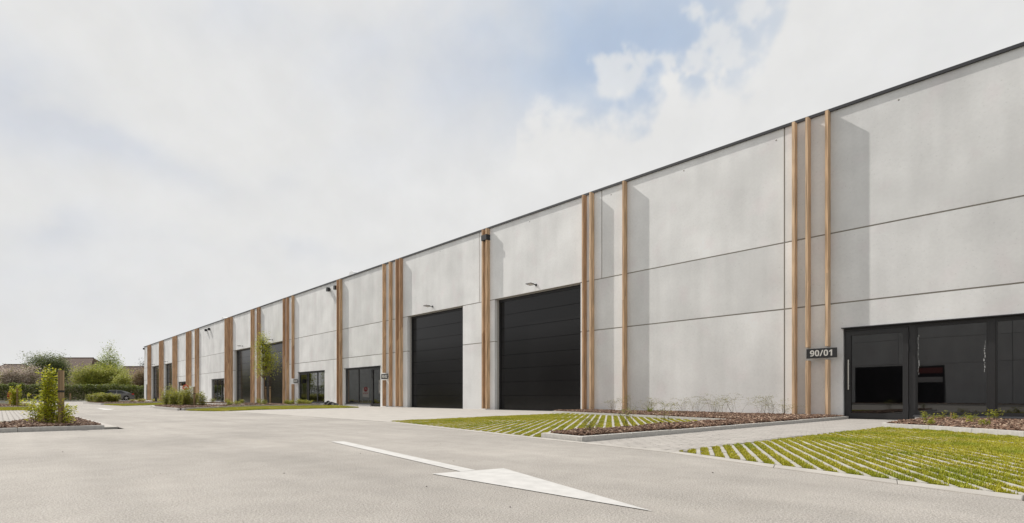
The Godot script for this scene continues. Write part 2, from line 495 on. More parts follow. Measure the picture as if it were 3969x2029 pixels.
func shrub(called: String, label: String, cat: String, at: Vector3, hgt: float, spread: float, stems: int, per: int, ls: float, pal: Array, arch := 0.25, group := "", low := 0.1) -> Node3D:
	var o := base(called, at)
	tag(o, label, cat, group)
	var wood := MB.new(); var lf := MB.new()
	for i in stems:
		var a := R(0, TAU); var d := V(cos(a), 0, sin(a))
		var p := d * R(0, spread * 0.35)
		var hh := hgt * R(0.55, 1.0)
		var top := p + d * R(0.15, 1.0) * spread * (0.5 + arch) * (1.25 - hh / hgt * 0.6) + V(0, hh, 0)
		var prev := p; var r := 0.0022 + hgt * 0.0045
		if arch > 0.6: r = 0.0028
		var n := 6
		var side := V(R(-1, 1), 0, R(-1, 1)) * spread * 0.12
		for j in n:
			var t := (j + 1.0) / n
			var q := p.lerp(top, t) + d * arch * spread * (t * t - t) * 1.2 + side * sin(t * 5.0)
			if arch > 0.6: q.y = p.y + hh * sin(t * PI * 0.62)
			wood.tube(prev, q, r * (1.0 - 0.85 * j / n), r * (1.0 - 0.85 * (j + 1.0) / n), 5)
			for k in per:
				if (j + 0.5) / n < low: break
				var lp := prev.lerp(q, R(0, 1))
				var la := R(0, TAU)
				var al := V(cos(la), R(-0.35, 0.7), sin(la)).normalized()
				var tw := lp + al * R(0, spread * 0.38) * (1.3 - t * 0.9)
				if R(0, 1) < 0.25: wood.tube(lp, tw, r * 0.3, r * 0.15, 3)
				lf.col = leaf_color(pal)
				lf.leaf(tw, al, al.cross(V(R(-0.6, 0.6), 1, R(-0.6, 0.6))).normalized(), ls * R(0.6, 1.3), ls * R(0.45, 0.8))
			prev = q
	put(wood, "stems", M.bark, o)
	if lf.v.size(): stuff(put(lf, "leaves", M.leaf, o))
	return o

func tree(called: String, label: String, at: Vector3, hgt: float, lobes: Array, count: int, ls: float, pal: Array, bark: Material, group := "", trunk_r := 0.12, droop := 0.0, cluster := 10) -> Node3D:
	# lobes: [centre x, y, z, rx, ry, rz] relative to the base
	var o := base(called, at)
	tag(o, label, "tree", group)
	var w := MB.new(); var lf := MB.new()
	var lean := V(R(-0.2, 0.2), 0, R(-0.2, 0.2))
	var topy := hgt * 0.82
	var prev := Vector3.ZERO
	var spine := [Vector3.ZERO]
	for j in 7:
		var t := (j + 1.0) / 7
		var q := V(sin(t * 4.0) * 0.05 * hgt * 0.2, topy * t, cos(t * 3.0) * 0.04 * hgt * 0.2) + lean * t
		w.tube(prev, q, trunk_r * (1.05 - t * 0.13 * (j)), trunk_r * (1.05 - (t + 0.14) * 0.13 * (j + 1)), 7)
		spine.append(q); prev = q
	var vol := 0.0
	for l in lobes: vol += l[3] * l[4] * l[5]
	for l in lobes:
		var c := V(l[0], l[1], l[2])
		var k := int(count / float(cluster) * l[3] * l[4] * l[5] / vol)
		var branches := maxi(5, k / 9)
		var tips := []
		for i in branches:
			var d := V(R(-1, 1), R(-0.9, 1), R(-1, 1)).normalized() * pow(R(0.2, 1), 0.4)
			var tip := c + d * V(l[3], l[4], l[5])
			var best: Vector3 = spine[0]
			for s in spine:
				if s.y < tip.y - (tip - V(s.x, tip.y, s.z)).length() * 0.35 and s.y > best.y: best = s
			var mid := best.lerp(tip, 0.55) + V(R(-0.1, 0.1), R(0, 0.1), R(-0.1, 0.1)) * hgt * 0.2
			w.tube(best, mid, trunk_r * 0.28, trunk_r * 0.15, 4)
			w.tube(mid, tip, trunk_r * 0.15, trunk_r * 0.04, 4)
			tips.append(tip); tips.append(mid.lerp(tip, 0.5))
		for i in k:
			var d := V(R(-1, 1), R(-1, 1), R(-1, 1))
			if d.length() > 1: d = d.normalized() * R(0.75, 1.0)
			var cc := c + d * V(l[3], l[4], l[5])
			if R(0, 1) < 0.6: cc = tips[rng.randi() % tips.size()] + V(R(-1, 1), R(-1, 1), R(-1, 1)) * ls * 4.0
			var tint := leaf_color(pal)
			for q in cluster:
				var p: Vector3 = cc + V(rng.randfn(), rng.randfn() * (1.0 + droop), rng.randfn()) * ls * 1.6
				var la := R(0, TAU)
				var al := V(cos(la), R(-0.6, 0.6) - droop, sin(la)).normalized()
				lf.col = tint * R(0.8, 1.2)
				lf.leaf(p, al, al.cross(V(R(-0.7, 0.7), 1, R(-0.7, 0.7))).normalized(), ls * R(0.7, 1.3), ls * R(0.5, 0.9))
	put(w, "trunk", bark, o)
	if lf.v.size(): stuff(put(lf, "crown", M.leaf, o))
	return o

func hedge(label: String, a: Vector3, b: Vector3, h: float, wd: float, n: int, pal: Array) -> void:
	var o := base("hedge", a)
	tag(o, label, "hedge")
	var d := b - a
	var s := d.cross(Vector3.UP).normalized()
	var lf := MB.new(); var w := MB.new()
	for i in int(d.length() / 0.45):
		var p := d * (i * 0.45 / d.length())
		w.tube(p, p + V(R(-0.2, 0.2), h * 0.9, R(-0.2, 0.2)), 0.03, 0.012, 5)
		for k in 5:
			var q := p + V(0, h * R(0.15, 0.8), 0)
			w.tube(q, q + s * R(-1, 1) * wd * 0.45 + V(0, R(0.1, 0.4), 0) + d.normalized() * R(-0.3, 0.3), 0.012, 0.005, 3)
	var nn := noise(0.5, 27, 3)
	for i in n:
		var t := R(0, 1); var y := pow(R(0, 1), 0.8)
		var q := nn.get_noise_2d(t * d.length(), y * 4.0)
		var hh := h * (1.0 + nn.get_noise_1d(t * d.length() * 1.5) * 0.16)
		var p := d * t + V(0, y * hh, 0) + s * R(-1, 1) * wd * 0.5 * (1.0 + q * 0.5)
		var la := R(0, TAU); var al := V(cos(la), R(-0.5, 0.8), sin(la)).normalized()
		lf.col = leaf_color(pal)
		lf.leaf(p, al, al.cross(V(R(-0.7, 0.7), 1, R(-0.7, 0.7))).normalized(), R(0.11, 0.22), R(0.08, 0.15))
	put(w, "stems", M.bark, o)
	stuff(put(lf, "foliage", M.leaf, o))

func post(called: String, label: String, cat: String, at: Vector3, h: float, r: float, tie: float, group := "") -> Node3D:
	var o := base(called, at)
	tag(o, label, cat, group)
	var mb := MB.new()
	mb.us = Vector2(2, 0.3); mb.off = Vector2(R(0, 3), R(0, 3))
	mb.tube(V(0, -0.05, 0), V(0.008, h - 0.012, 0), r, r, 14)
	mb.tube(V(0.008, h - 0.012, 0), V(0.008, h, 0), r, r * 0.86, 14, true)
	put(mb, "shaft", M.post_wood, o)
	if tie > 0:
		var t := MB.new()
		t.tube(V(0.004, tie, 0), V(0.004, tie + 0.035, 0), r + 0.004, r + 0.004, 14)
		put(t, "tie_band", M.rubber, o)
	return o

# ---------------------------------------------------------------- the warehouse
const H := 7.52
var openings := []   # [x0, x1, y0, y1]

func cut(x0: float, x1: float, y0: float, y1: float) -> Array:   # the rectangle minus the openings, as rectangles
	var xs := [x0, x1]; var ys := [y0, y1]
	for o in openings:
		for x in [o[0], o[1]]:
			if x > x0 and x < x1 and o[2] < y1 and o[3] > y0: xs.append(x)
		for y in [o[2], o[3]]:
			if y > y0 and y < y1 and o[0] < x1 and o[1] > x0: ys.append(y)
	xs.sort(); ys.sort()
	var out := []
	for i in xs.size() - 1:
		for j in ys.size() - 1:
			if xs[i + 1] - xs[i] < 0.002 or ys[j + 1] - ys[j] < 0.002: continue
			var c := Vector2((xs[i] + xs[i + 1]) / 2, (ys[j] + ys[j + 1]) / 2)
			var free := true
			for o in openings:
				if c.x > o[0] and c.x < o[1] and c.y > o[2] and c.y < o[3]: free = false
			if free: out.append([xs[i], xs[i + 1], ys[j], ys[j + 1]])
	return out

func wall_panel(b: Node3D, x0: float, x1: float, y0: float, y1: float, left: float, right: float, low: float, high: float) -> void:
	var r := cut(x0 + left, x1 - right, y0 + low, y1 - high)
	if r.is_empty(): return
	while r.size():
		var grp := [r.pop_back()]
		var k := 0
		while k < grp.size():
			for q in r.duplicate():
				var g: Array = grp[k]
				var tx := minf(g[1], q[1]) - maxf(g[0], q[0]); var ty := minf(g[3], q[3]) - maxf(g[2], q[2])
				if (tx > 0.01 and ty > -0.001) or (ty > 0.01 and tx > -0.001): grp.append(q); r.erase(q)
			k += 1
		var mb := MB.new()
		mb.off = Vector2(R(0, 9), R(0, 9)); mb.us = Vector2(0.105, 0.105)
		for q in grp: mb.box(V(q[0], q[2], -0.14), V(q[1], q[3], 0))
		put(mb, "wall_panel", M["concrete%d" % (rng.randi() % 3)], b)

func fin(b: Node3D, xr: float, y0: float, gaps: Array, tone: int) -> void:
	var w := 0.066; var d := 0.19
	var ends := [y0]
	for g in gaps: ends.append(g[0]); ends.append(g[1])
	ends.append(H - 0.004)
	var jy := R(2.9, 4.1)
	for i in range(0, ends.size(), 2):
		var lo: float = ends[i]; var hi: float = ends[i + 1]
		var parts := [[lo, hi, 0.0, 0.0]]
		if jy > lo + 0.4 and jy < hi - 0.4: parts = [[lo, jy, 0.0, 0.13], [jy, hi, 0.13, 0.0]]
		for p in parts:
			var mb := MB.new()
			mb.off = Vector2(R(0, 3), R(0, 3)); mb.us = Vector2(2.2, 0.4)
			var s: float = p[2]; var t: float = p[3]
			mb.hexa([V(xr - w, p[0] - s + 0.002, d), V(xr, p[0] - s + 0.002, d), V(xr, p[0] + s + 0.002, 0.004), V(xr - w, p[0] + s + 0.002, 0.004), V(xr - w, p[1] - t, d), V(xr, p[1] - t, d), V(xr, p[1] + t, 0.004), V(xr - w, p[1] + t, 0.004)])
			put(mb, "timber_fin", M["timber%d" % clampi(tone + rng.randi() % 3 - 1, 0, 4)], b)

func garage_door(b: Node3D, x0: float, x1: float, h: float) -> void:
	var z := -0.27
	var f := MB.new()
	f.box(V(x0, 0, z - 0.06), V(x0 + 0.07, h, z + 0.03)); f.box(V(x1 - 0.07, 0, z - 0.06), V(x1, h, z + 0.03)); f.box(V(x0 + 0.07, h - 0.10, z - 0.06), V(x1 - 0.07, h, z + 0.03))
	f.box(V(x0 + 0.07, 0.0, z - 0.05), V(x1 - 0.07, 0.03, z + 0.012))
	var door := put(f, "garage_door", M.black_metal, b)
	var n := 8
	var sh := (h - 0.13) / n
	for i in n:
		var y := 0.03 + sh * i
		var mb := MB.new()
		var p := 0.008
		var a := x0 + 0.07; var c := x1 - 0.07
		mb.quad(V(a, y + p, z), V(c, y + p, z), V(c, y + sh - p, z), V(a, y + sh - p, z))
		mb.quad(V(a, y + sh - p, z), V(c, y + sh - p, z), V(c, y + sh, z - 0.012), V(a, y + sh, z - 0.012))
		mb.quad(V(a, y, z - 0.012), V(c, y, z - 0.012), V(c, y + p, z), V(a, y + p, z))
		mb.quad(V(c, y, z - 0.05), V(a, y, z - 0.05), V(a, y + sh, z - 0.05), V(c, y + sh, z - 0.05))
		mb.us = Vector2(0.2, 0.2)
		put(mb, "door_section", M.door_panel, door)

func bars(mb: MB, x0: float, x1: float, y0: float, y1: float, t: float, z0: float, z1: float, bottom := -1.0) -> void:
	var bt := t if bottom < 0 else bottom
	mb.box(V(x0, y0, z0), V(x0 + t, y1, z1)); mb.box(V(x1 - t, y0, z0), V(x1, y1, z1))
	mb.box(V(x0 + t, y1 - t, z0), V(x1 - t, y1, z1)); mb.box(V(x0 + t, y0, z0), V(x1 - t, y0 + bt, z1))

func pane(parent: Node, x0: float, x1: float, y0: float, y1: float, z: float) -> void:
	var g := MB.new()
	g.off = Vector2(R(0, 5), R(0, 5)); g.us = Vector2(0.25, 0.25)
	g.quad(V(x0, y0, z), V(x1, y0, z), V(x1, y1, z), V(x0, y1, z))
	put(g, "pane", M.glass, parent)

# lights: list of [x0, x1, is_door]
func glazing(b: Node3D, x0: float, x1: float, h: float, fields: Array, hinge_right := true) -> void:
	var z := -0.09
	var f := MB.new()
	f.box(V(x0, h - 0.075, z - 0.07), V(x1, h, z)); f.box(V(x0, 0, z - 0.07), V(x0 + 0.055, h - 0.075, z))
	f.box(V(x1 - 0.055, 0, z - 0.07), V(x1, h - 0.075, z))
	for i in fields.size() - 1:
		var mx: float = fields[i][1]; var nx: float = fields[i + 1][0]
		f.box(V(mx, 0.02, z - 0.07), V(nx, h - 0.075, z - 0.001))
	var w := put(f, "shop_front", M.frame_metal, b)
	# dark flashing over the head
	var fl := MB.new()
	fl.hexa([V(x0 - 0.03, h - 0.012, 0.035), V(x1 + 0.03, h - 0.012, 0.035), V(x1 + 0.03, h - 0.012, -0.08), V(x0 - 0.03, h - 0.012, -0.08), V(x0 - 0.03, h + 0.006, 0.035), V(x1 + 0.03, h + 0.006, 0.035), V(x1 + 0.03, h + 0.012, 0.002), V(x0 - 0.03, h + 0.012, 0.002)])
	put(fl, "head_flashing", M.coping_metal, w)
	for fd in fields:
		var a: float = fd[0]; var c: float = fd[1]
		if fd[2]:
			var lf := MB.new()
			bars(lf, a + 0.006, c - 0.006, 0.012, h - 0.083, 0.105, z - 0.055, z + 0.018, 0.13)
			put(lf, "door_leaf", M.frame_metal, w)
			pane(w, a + 0.10, c - 0.10, 0.13, h - 0.18, z - 0.02)
			var hx := a + 0.075 if hinge_right else c - 0.075
			var hd := MB.new()
			hd.tube(V(hx, 0.70, z + 0.09), V(hx, 1.42, z + 0.09), 0.016, 0.016, 12, true)
			for y in [0.80, 1.32]: hd.tube(V(hx, y, z + 0.018), V(hx, y, z + 0.085), 0.010, 0.010, 8)
			put(hd, "pull_handle", M.steel, w)
			var hg := MB.new()
			var gx := c - 0.004 if hinge_right else a + 0.004
			hg.tube(V(0, 0, 0), V(0, 0.16, 0), 0.014, 0.014, 8, true)
			for y in [0.18, 1.55, 1.85]: put(hg, "hinge", M.frame_metal, w).position = V(gx, y, z + 0.03)
		else:
			var lf := MB.new()
			bars(lf, a + 0.002, c - 0.002, 0.14, h - 0.077, 0.03, z - 0.05, z - 0.012, 0.06)
			lf.box(V(a, 0.02, z - 0.06), V(c, 0.138, z - 0.012))
			put(lf, "window_frame", M.frame_metal, w)
			pane(w, a + 0.03, c - 0.03, 0.20, h - 0.105, z - 0.03)
			var sl := MB.new()
			sl.hexa([V(a - 0.03, 0.085, 0.04), V(c + 0.03, 0.085, 0.04), V(c + 0.03, 0.10, z), V(a - 0.03, 0.10, z), V(a - 0.03, 0.10, 0.04), V(c + 0.03, 0.10, 0.04), V(c + 0.03, 0.128, z), V(a - 0.03, 0.128, z)])
			put(sl, "window_sill", M.sill_metal, w)
			var pl := MB.new()
			pl.us = Vector2(0.1, 0.1)
			pl.box(V(a, -0.05, -0.14), V(c, 0.084, -0.004))
			put(pl, "plinth", M.concrete0, w)

func warehouse() -> void:
	var b := base("warehouse", V(0, 0, 0))
	tag(b, "long pale concrete warehouse with timber fins and black sectional doors", "building")
	var garages := [[-17.15, -12.557], [-23.80, -19.283], [-44.74, -40.37], [-51.64, -47.37], [-79.30, -75.22], [-87.2, -82.6]]
	for g in garages: openings.append([g[0], g[1], -1.0, 4.54])
	var glass := [[-4.331, 1.2], [-30.66, -26.47], [-37.585, -33.4], [-58.64, -54.54], [-72.1, -68.4], [-91.0, -90.0]]
	for g in glass: openings.append([g[0], g[1], -1.0, 2.19])
	var j := 0.017
	var all := [-92.42, -88.2, -80.9, -73.3, -66.8, -59.9, -53.3, -45.7, -39.24, -32.07, -25.16, -5.69, 6.0]
	var top := [-92.42, -88.2, -80.9, -73.3, -66.8, -59.9, -53.3, -45.7, -39.24, -32.07, -25.16, -18.14, -11.63, -5.69, 6.0]
	var mid := [-92.42, -88.2, -80.9, -73.3, -66.8, -59.9, -53.3, -45.7, -39.24, -32.07, -25.16, -18.0, -12.0, -5.69, 6.0]
	for i in top.size() - 1: wall_panel(b, top[i], top[i + 1], 4.54, H, j if i else 0.0, j, j, 0)
	for row in [[2.81, 4.54], [-0.2, 2.81]]:
		var cols: Array = mid
		for i in cols.size() - 1:
			var a: float = cols[i]; var c: float = cols[i + 1]
			var hid := absf(c + 12.0) < 0.01 or absf(c + 18.0) < 0.01
			wall_panel(b, a, c, row[0], row[1], (0.0 if absf(a + 12.0) < 0.01 or absf(a + 18.0) < 0.01 or i == 0 else j), (0.0 if hid else j), j if row[0] > 0 else 0.0, j)
	# soft joint filler, a little back from the panel faces
	for jy in [2.81, 4.54]:
		for q in cut(-92.3, 5.9, jy - 0.03, jy + 0.03):
			if q[3] - q[2] < 0.02: continue
			var sj := MB.new()
			sj.box(V(q[0] + 0.012, q[2], -0.12), V(q[1] - 0.012, q[3], -0.02))
			put(sj, "joint_sealant", M.sealant, b)
	for jx in top.slice(1, top.size() - 1):
		var sj := MB.new()
		sj.box(V(jx - 0.03, 4.572, -0.12), V(jx + 0.03, H - 0.01, -0.02))
		put(sj, "joint_sealant", M.sealant, b)
	for jx in all.slice(1, all.size() - 1):
		for q in cut(jx - 0.03, jx + 0.03, 0.0, 4.508):
			var sj := MB.new()
			sj.box(V(q[0], q[2], -0.12), V(q[1], q[3], -0.021))
			put(sj, "joint_sealant", M.sealant, b)
	# core behind the panels, roof, far walls
	var core := MB.new()
	for q in cut(-92.40, 5.98, -0.2, H - 0.02): core.box(V(q[0], q[2], -0.34), V(q[1], q[3], -0.142))
	core.us = Vector2(0.1, 0.1)
	put(core, "core_wall", M.kerb_concrete, b)
	var shell := MB.new()
	shell.us = Vector2(0.1, 0.1)
	shell.box(V(-92.42, -0.2, -24.0), V(-92.20, H, -0.342)); shell.box(V(5.8, -0.2, -24.0), V(6.0, H, -0.342)); shell.box(V(-92.2, -0.2, -24.0), V(5.8, H, -23.8))
	put(shell, "end_wall", M.concrete1, b)
	var roof := MB.new()
	roof.box(V(-92.19, 7.1, -23.79), V(5.79, 7.25, -0.345))
	put(roof, "roof", M.coping_metal, b)
	var room := MB.new()
	room.box(V(-92.19, 0.001, -8.0), V(5.79, 0.006, -0.345)); room.box(V(-92.19, 0.007, -8.2), V(5.79, 7.09, -8.01))
	put(room, "hall_interior", M.hall_wall, b)
	var cap := MB.new()
	cap.hexa([V(-92.46, H, 0.05), V(6.04, H, 0.05), V(6.04, H, -0.4), V(-92.46, H, -0.4), V(-92.46, H + 0.07, 0.05), V(6.04, H + 0.07, 0.05), V(6.04, H + 0.055, -0.4), V(-92.46, H + 0.055, -0.4)])
	put(cap, "coping", M.coping_metal, b)
	for g in garages: garage_door(b, g[0], g[1], 4.54)
	glazing(b, -4.331, 1.2, 2.19, [[-4.29, -3.03, true], [-2.90, -1.66, false], [-1.55, -0.2, false], [-0.09, 1.15, false]])
	glazing(b, -30.66, -26.47, 2.19, [[-30.60, -29.13, false], [-29.07, -27.62, false], [-27.52, -26.52, true]], false)
	glazing(b, -37.585, -33.4, 2.19, [[-37.53, -36.20, true], [-36.05, -34.72, false], [-34.64, -33.45, false]], true)
	glazing(b, -58.64, -54.54, 2.19, [[-58.58, -57.1, false], [-57.03, -55.7, false], [-55.6, -54.6, true]], false)
	glazing(b, -72.1, -68.4, 2.19, [[-72.04, -70.9, false], [-70.8, -69.6, true], [-69.5, -68.45, false]], true)
	glazing(b, -91.0, -90.0, 2.19, [[-90.95, -90.05, true]], true)
	var sign_gap := [[1.435, 1.765]]
	for f in [[-5.37, 0.05, [], 0], [-5.05, 0.05, sign_gap, 0], [-4.6, 0.05, sign_gap, 0], [-12.28, 0.05, [], 1], [-11.95, 0.05, [], 0], [-10.59, 0.05, [], 0],
			[-17.7, 0.03, [[7.03, 7.27]], 1], [-17.45, 0.03, [[7.03, 7.27]], 1],
			[-25.87, 0.03, [[1.40, 1.78]], 2], [-25.22, 0.03, [], 2], [-24.56, 0.03, [], 3], [-24.21, 0.03, [], 2], [-31.26, 0.03, [], 3], [-30.94, 0.03, [], 2],
			[-39.84, 0.03, [], 3], [-39.19, 0.03, [], 2], [-38.22, 0.03, [[1.40, 1.78]], 2]]:
		fin(b, f[0], f[1], f[2], f[3])
	for x in [-46.7, -46.36, -45.26, -44.96, -53.72, -53.04, -52.69, -51.99, -64.06, -63.11, -67.74, -67.12, -66.45, -66.16, -74.13, -73.52, -72.87, -72.51, -81.49, -80.78, -80.07, -79.73, -88.96, -88.18, -87.69, -87.44]:
		fin(b, x, 0.03, [], 3)
	for x in [-0.53, -3.204, -5.901, -8.571, -11.242, -15.1, -21.0, -27.478, -30.135, -35.619, -38.3, -40.946, -43.645, -50.0, -56.2, -61.5]:
		var a := MB.new()
		a.lathe(Vector3.ZERO, [Vector2(0.022, 0.0), Vector2(0.022, 0.002), Vector2(0.015, 0.0025), Vector2(0.012, 0.001), Vector2(0.0, 0.0012)], 12)
		var o := put(a, "lifting_anchor", M.kerb_concrete, b)
		o.rotation.x = PI / 2; o.position = V(x, 7.275, 0.0)
	for x in [-35.0, -64.6, 0.5]:
		var d := MB.new()
		for i in 10:
			var t := PI * i / 10; var u := PI * (i + 1) / 10
			var p := V(x - cos(t) * 0.9, 7.3 + sin(t) * 1.8, -2.6); var q := V(x - cos(u) * 0.9, 7.3 + sin(u) * 1.8, -2.6)
			d.quad(p, p + V(0, 0, -4), q + V(0, 0, -4), q)
			d.tri(V(x, 7.3, -2.6), q, p)
		put(d, "rooflight", M.dome, b)
	# dried tape glue on the entrance glass
	for s in [[-2.855, 1.02, 1.90], [-1.72, 1.05, 1.72]]:
		var mb := MB.new()
		var y: float = s[1]
		while y < s[2]:
			var w := R(0.006, 0.020); var hh := R(0.02, 0.07); var ox := R(-0.012, 0.012)
			mb.quad(V(s[0] + ox - w * R(0.4, 0.7), y, -0.118), V(s[0] + ox + w * 0.5, y + R(-0.01, 0.01), -0.118), V(s[0] + ox + w * R(0.2, 0.6), y + hh, -0.118), V(s[0] + ox - w * 0.5, y + hh, -0.118))
			y += hh + R(-0.004, 0.02)
		put(mb, "tape_residue", M.smear, b)

func number_sign(txt: String, x0: float, x1: float, y0: float, y1: float, label: String, size: float) -> void:
	var o := base("number_sign", V((x0 + x1) / 2, y0, 0.19))
	tag(o, label, "sign", "unit number signs on the fins")
	var p := MB.new()
	var hw := (x1 - x0) / 2; var hh := y1 - y0
	p.box(V(-hw, 0, -0.004), V(hw, hh, 0.004))
	put(p, "plate", M.black_metal, o)
	var br := MB.new()
	for s in [-0.5, 0.5]: br.box(V(s * hw - 0.012, hh * 0.5 - 0.012, -0.186), V(s * hw + 0.012, hh * 0.5 + 0.012, -0.0042))
	put(br, "bracket", M.black_metal, o)
	var t := TextMesh.new()
	var f := SystemFont.new()
	f.font_names = PackedStringArray(["Droid Sans"]); f.font_weight = 700
	t.font = f; t.text = txt; t.font_size = 64; t.pixel_size = size / 64.0; t.depth = 0.003
	var l := put(t, "lettering", M.letter_grey, o)
	l.position = V(0, hh / 2, 0.0058)

func floodlight(x: float, label: String) -> void:
	var o := base("floodlight", V(x, 4.78, 0.0))
	tag(o, label, "floodlight", "slim floodlights over the loading doors")
	var a := MB.new()
	a.box(V(-0.04, -0.04, 0.0), V(0.04, 0.04, 0.02)); a.box(V(-0.012, -0.012, 0.021), V(0.012, 0.012, 0.16))
	a.box(V(-0.10, -0.02, 0.16), V(0.10, 0.0, 0.18))
	put(a, "bracket", M.black_metal, o)
	var p := MB.new()
	bars(p, -0.14, 0.14, 0.0, 0.25, 0.015, 0.0, 0.02)
	var fr := put(p, "frame", M.black_metal, o)
	var g := MB.new()
	g.box(V(-0.124, 0.016, 0.004), V(0.124, 0.234, 0.012))
	put(g, "lens", M.white_board, fr)
	fr.position = V(0, -0.015, 0.185); fr.rotation.x = PI / 2 - 0.12
	var hs := MB.new()
	hs.box(V(-0.09, 0.02, -0.026), V(0.09, 0.10, -0.002))
	put(hs, "driver_box", M.black_metal, fr)

func wall_lamp(x: float, y: float, label: String, z := 0.0) -> void:
	var o := base("wall_lamp", V(x, y, z))
	tag(o, label, "lamp", "black box lamps high on the facade")
	var a := MB.new()
	a.box(V(-0.05, -0.07, 0.0), V(0.05, 0.07, 0.045))
	put(a, "bracket", M.black_metal, o)
	var b := MB.new()
	b.box(V(-0.11, -0.11, 0.046), V(0.11, -0.09, 0.21)); b.box(V(-0.11, -0.09, 0.046), V(-0.10, 0.12, 0.21)); b.box(V(0.10, -0.09, 0.046), V(0.11, 0.12, 0.21))
	b.box(V(-0.10, -0.09, 0.19), V(0.10, 0.12, 0.21)); b.box(V(-0.10, 0.10, 0.046), V(0.10, 0.12, 0.19))
	put(b, "housing", M.black_metal, o)

# ---------------------------------------------------------------- grass paving
func rib_paving(called: String, poly: Array, ang: float, pitch: float, near: Vector2, label: String, per: float, lush: Vector3) -> void:
	var nz := noise(0.28, 37, 2)
	var o: Node3D = struct(flat(called, poly, -0.014, M.soil))
	var pp := PackedVector2Array(poly)
	var d := Vector2(cos(ang), sin(ang)); var n := Vector2(-d.y, d.x)
	var lo := INF; var hi := -INF; var l0 := INF; var l1 := -INF
	for p in pp:
		lo = minf(lo, n.dot(p)); hi = maxf(hi, n.dot(p)); l0 = minf(l0, d.dot(p)); l1 = maxf(l1, d.dot(p))
	var seg := 0.6; var w := pitch * 0.145
	var items := []
	var k := int(floor(lo / pitch))
	while k * pitch < hi:
		var j := int(floor(l0 / seg)) - 1
		while j * seg < l1:
			var c := n * (k * pitch) + d * (j * seg + (seg / 2 if k % 4 < 2 else 0.0))
			# clip the rib to the bed
			for cl in Geometry2D.intersect_polyline_with_polygon(PackedVector2Array([c - d * seg / 2, c + d * seg / 2]), pp):
				var m: Vector2 = (cl[0] + cl[1]) / 2; var ln: float = cl[0].distance_to(cl[1]) - 0.02
				if ln < 0.06: continue
				var webs := true
				for e in [-0.5, 0.5]: webs = webs and Geometry2D.is_point_in_polygon(m + d * e * ln - n * pitch * 1.05, pp)
				items.append([m, ln / seg, webs])
			j += 1
		k += 1
	items.sort_custom(func(p, q): return p[0].distance_squared_to(near) < q[0].distance_squared_to(near))
	var variants := []
	for v in 8:
		var mb := MB.new()
		var hl := seg / 2 - 0.003; var ww := w + R(-0.002, 0.002)
		mb.prism([Vector2(-hl, ww), Vector2(hl, ww), Vector2(hl, -ww), Vector2(-hl, -ww)], -0.04, 0.006, 0.004)
		for s in 4 if v < 4 else 0:   # cross webs to the next rib
			var x := -hl + seg * (s + 0.5) / 4
			mb.prism([Vector2(x - 0.010, -ww), Vector2(x + 0.010, -ww), Vector2(x + 0.010, -pitch + ww), Vector2(x - 0.010, -pitch + ww)], -0.04, 0.002, 0.002)
		variants.append(mb.mesh())
	var rest := []
	for i in items.size():
		var xf := Transform3D(Basis(Vector3.UP, -ang) * Basis.from_scale(V(items[i][1], 1, 1)), V(items[i][0].x, R(-0.002, 0.002), items[i][0].y))
		if i < 300:
			var b := put(variants[i % 4 + (0 if items[i][2] else 4)], "grid_paver", M.rib_concrete, o)
			b.transform = xf
		else: rest.append(xf)
	if rest.size():
		var cs := []
		for r in rest: cs.append(Color(1, 1, 1))
		scatter("grid_pavers", variants[0], M.rib_concrete, rest, cs, o)
	grass_on("grass", label, poly, per, 0.028, -0.008, func(p):
		var q := n.dot(p) / pitch
		var r := absf(q - round(q)) * pitch
		return r < w + 0.011 and nz.get_noise_2d(p.x, p.y) * 0.7 + R(-0.3, 0.3) < 0.75 - 1.0 * exp(-p.distance_squared_to(Vector2(lush.x, lush.y)) / (lush.z * lush.z)), 0.012, 0.42)

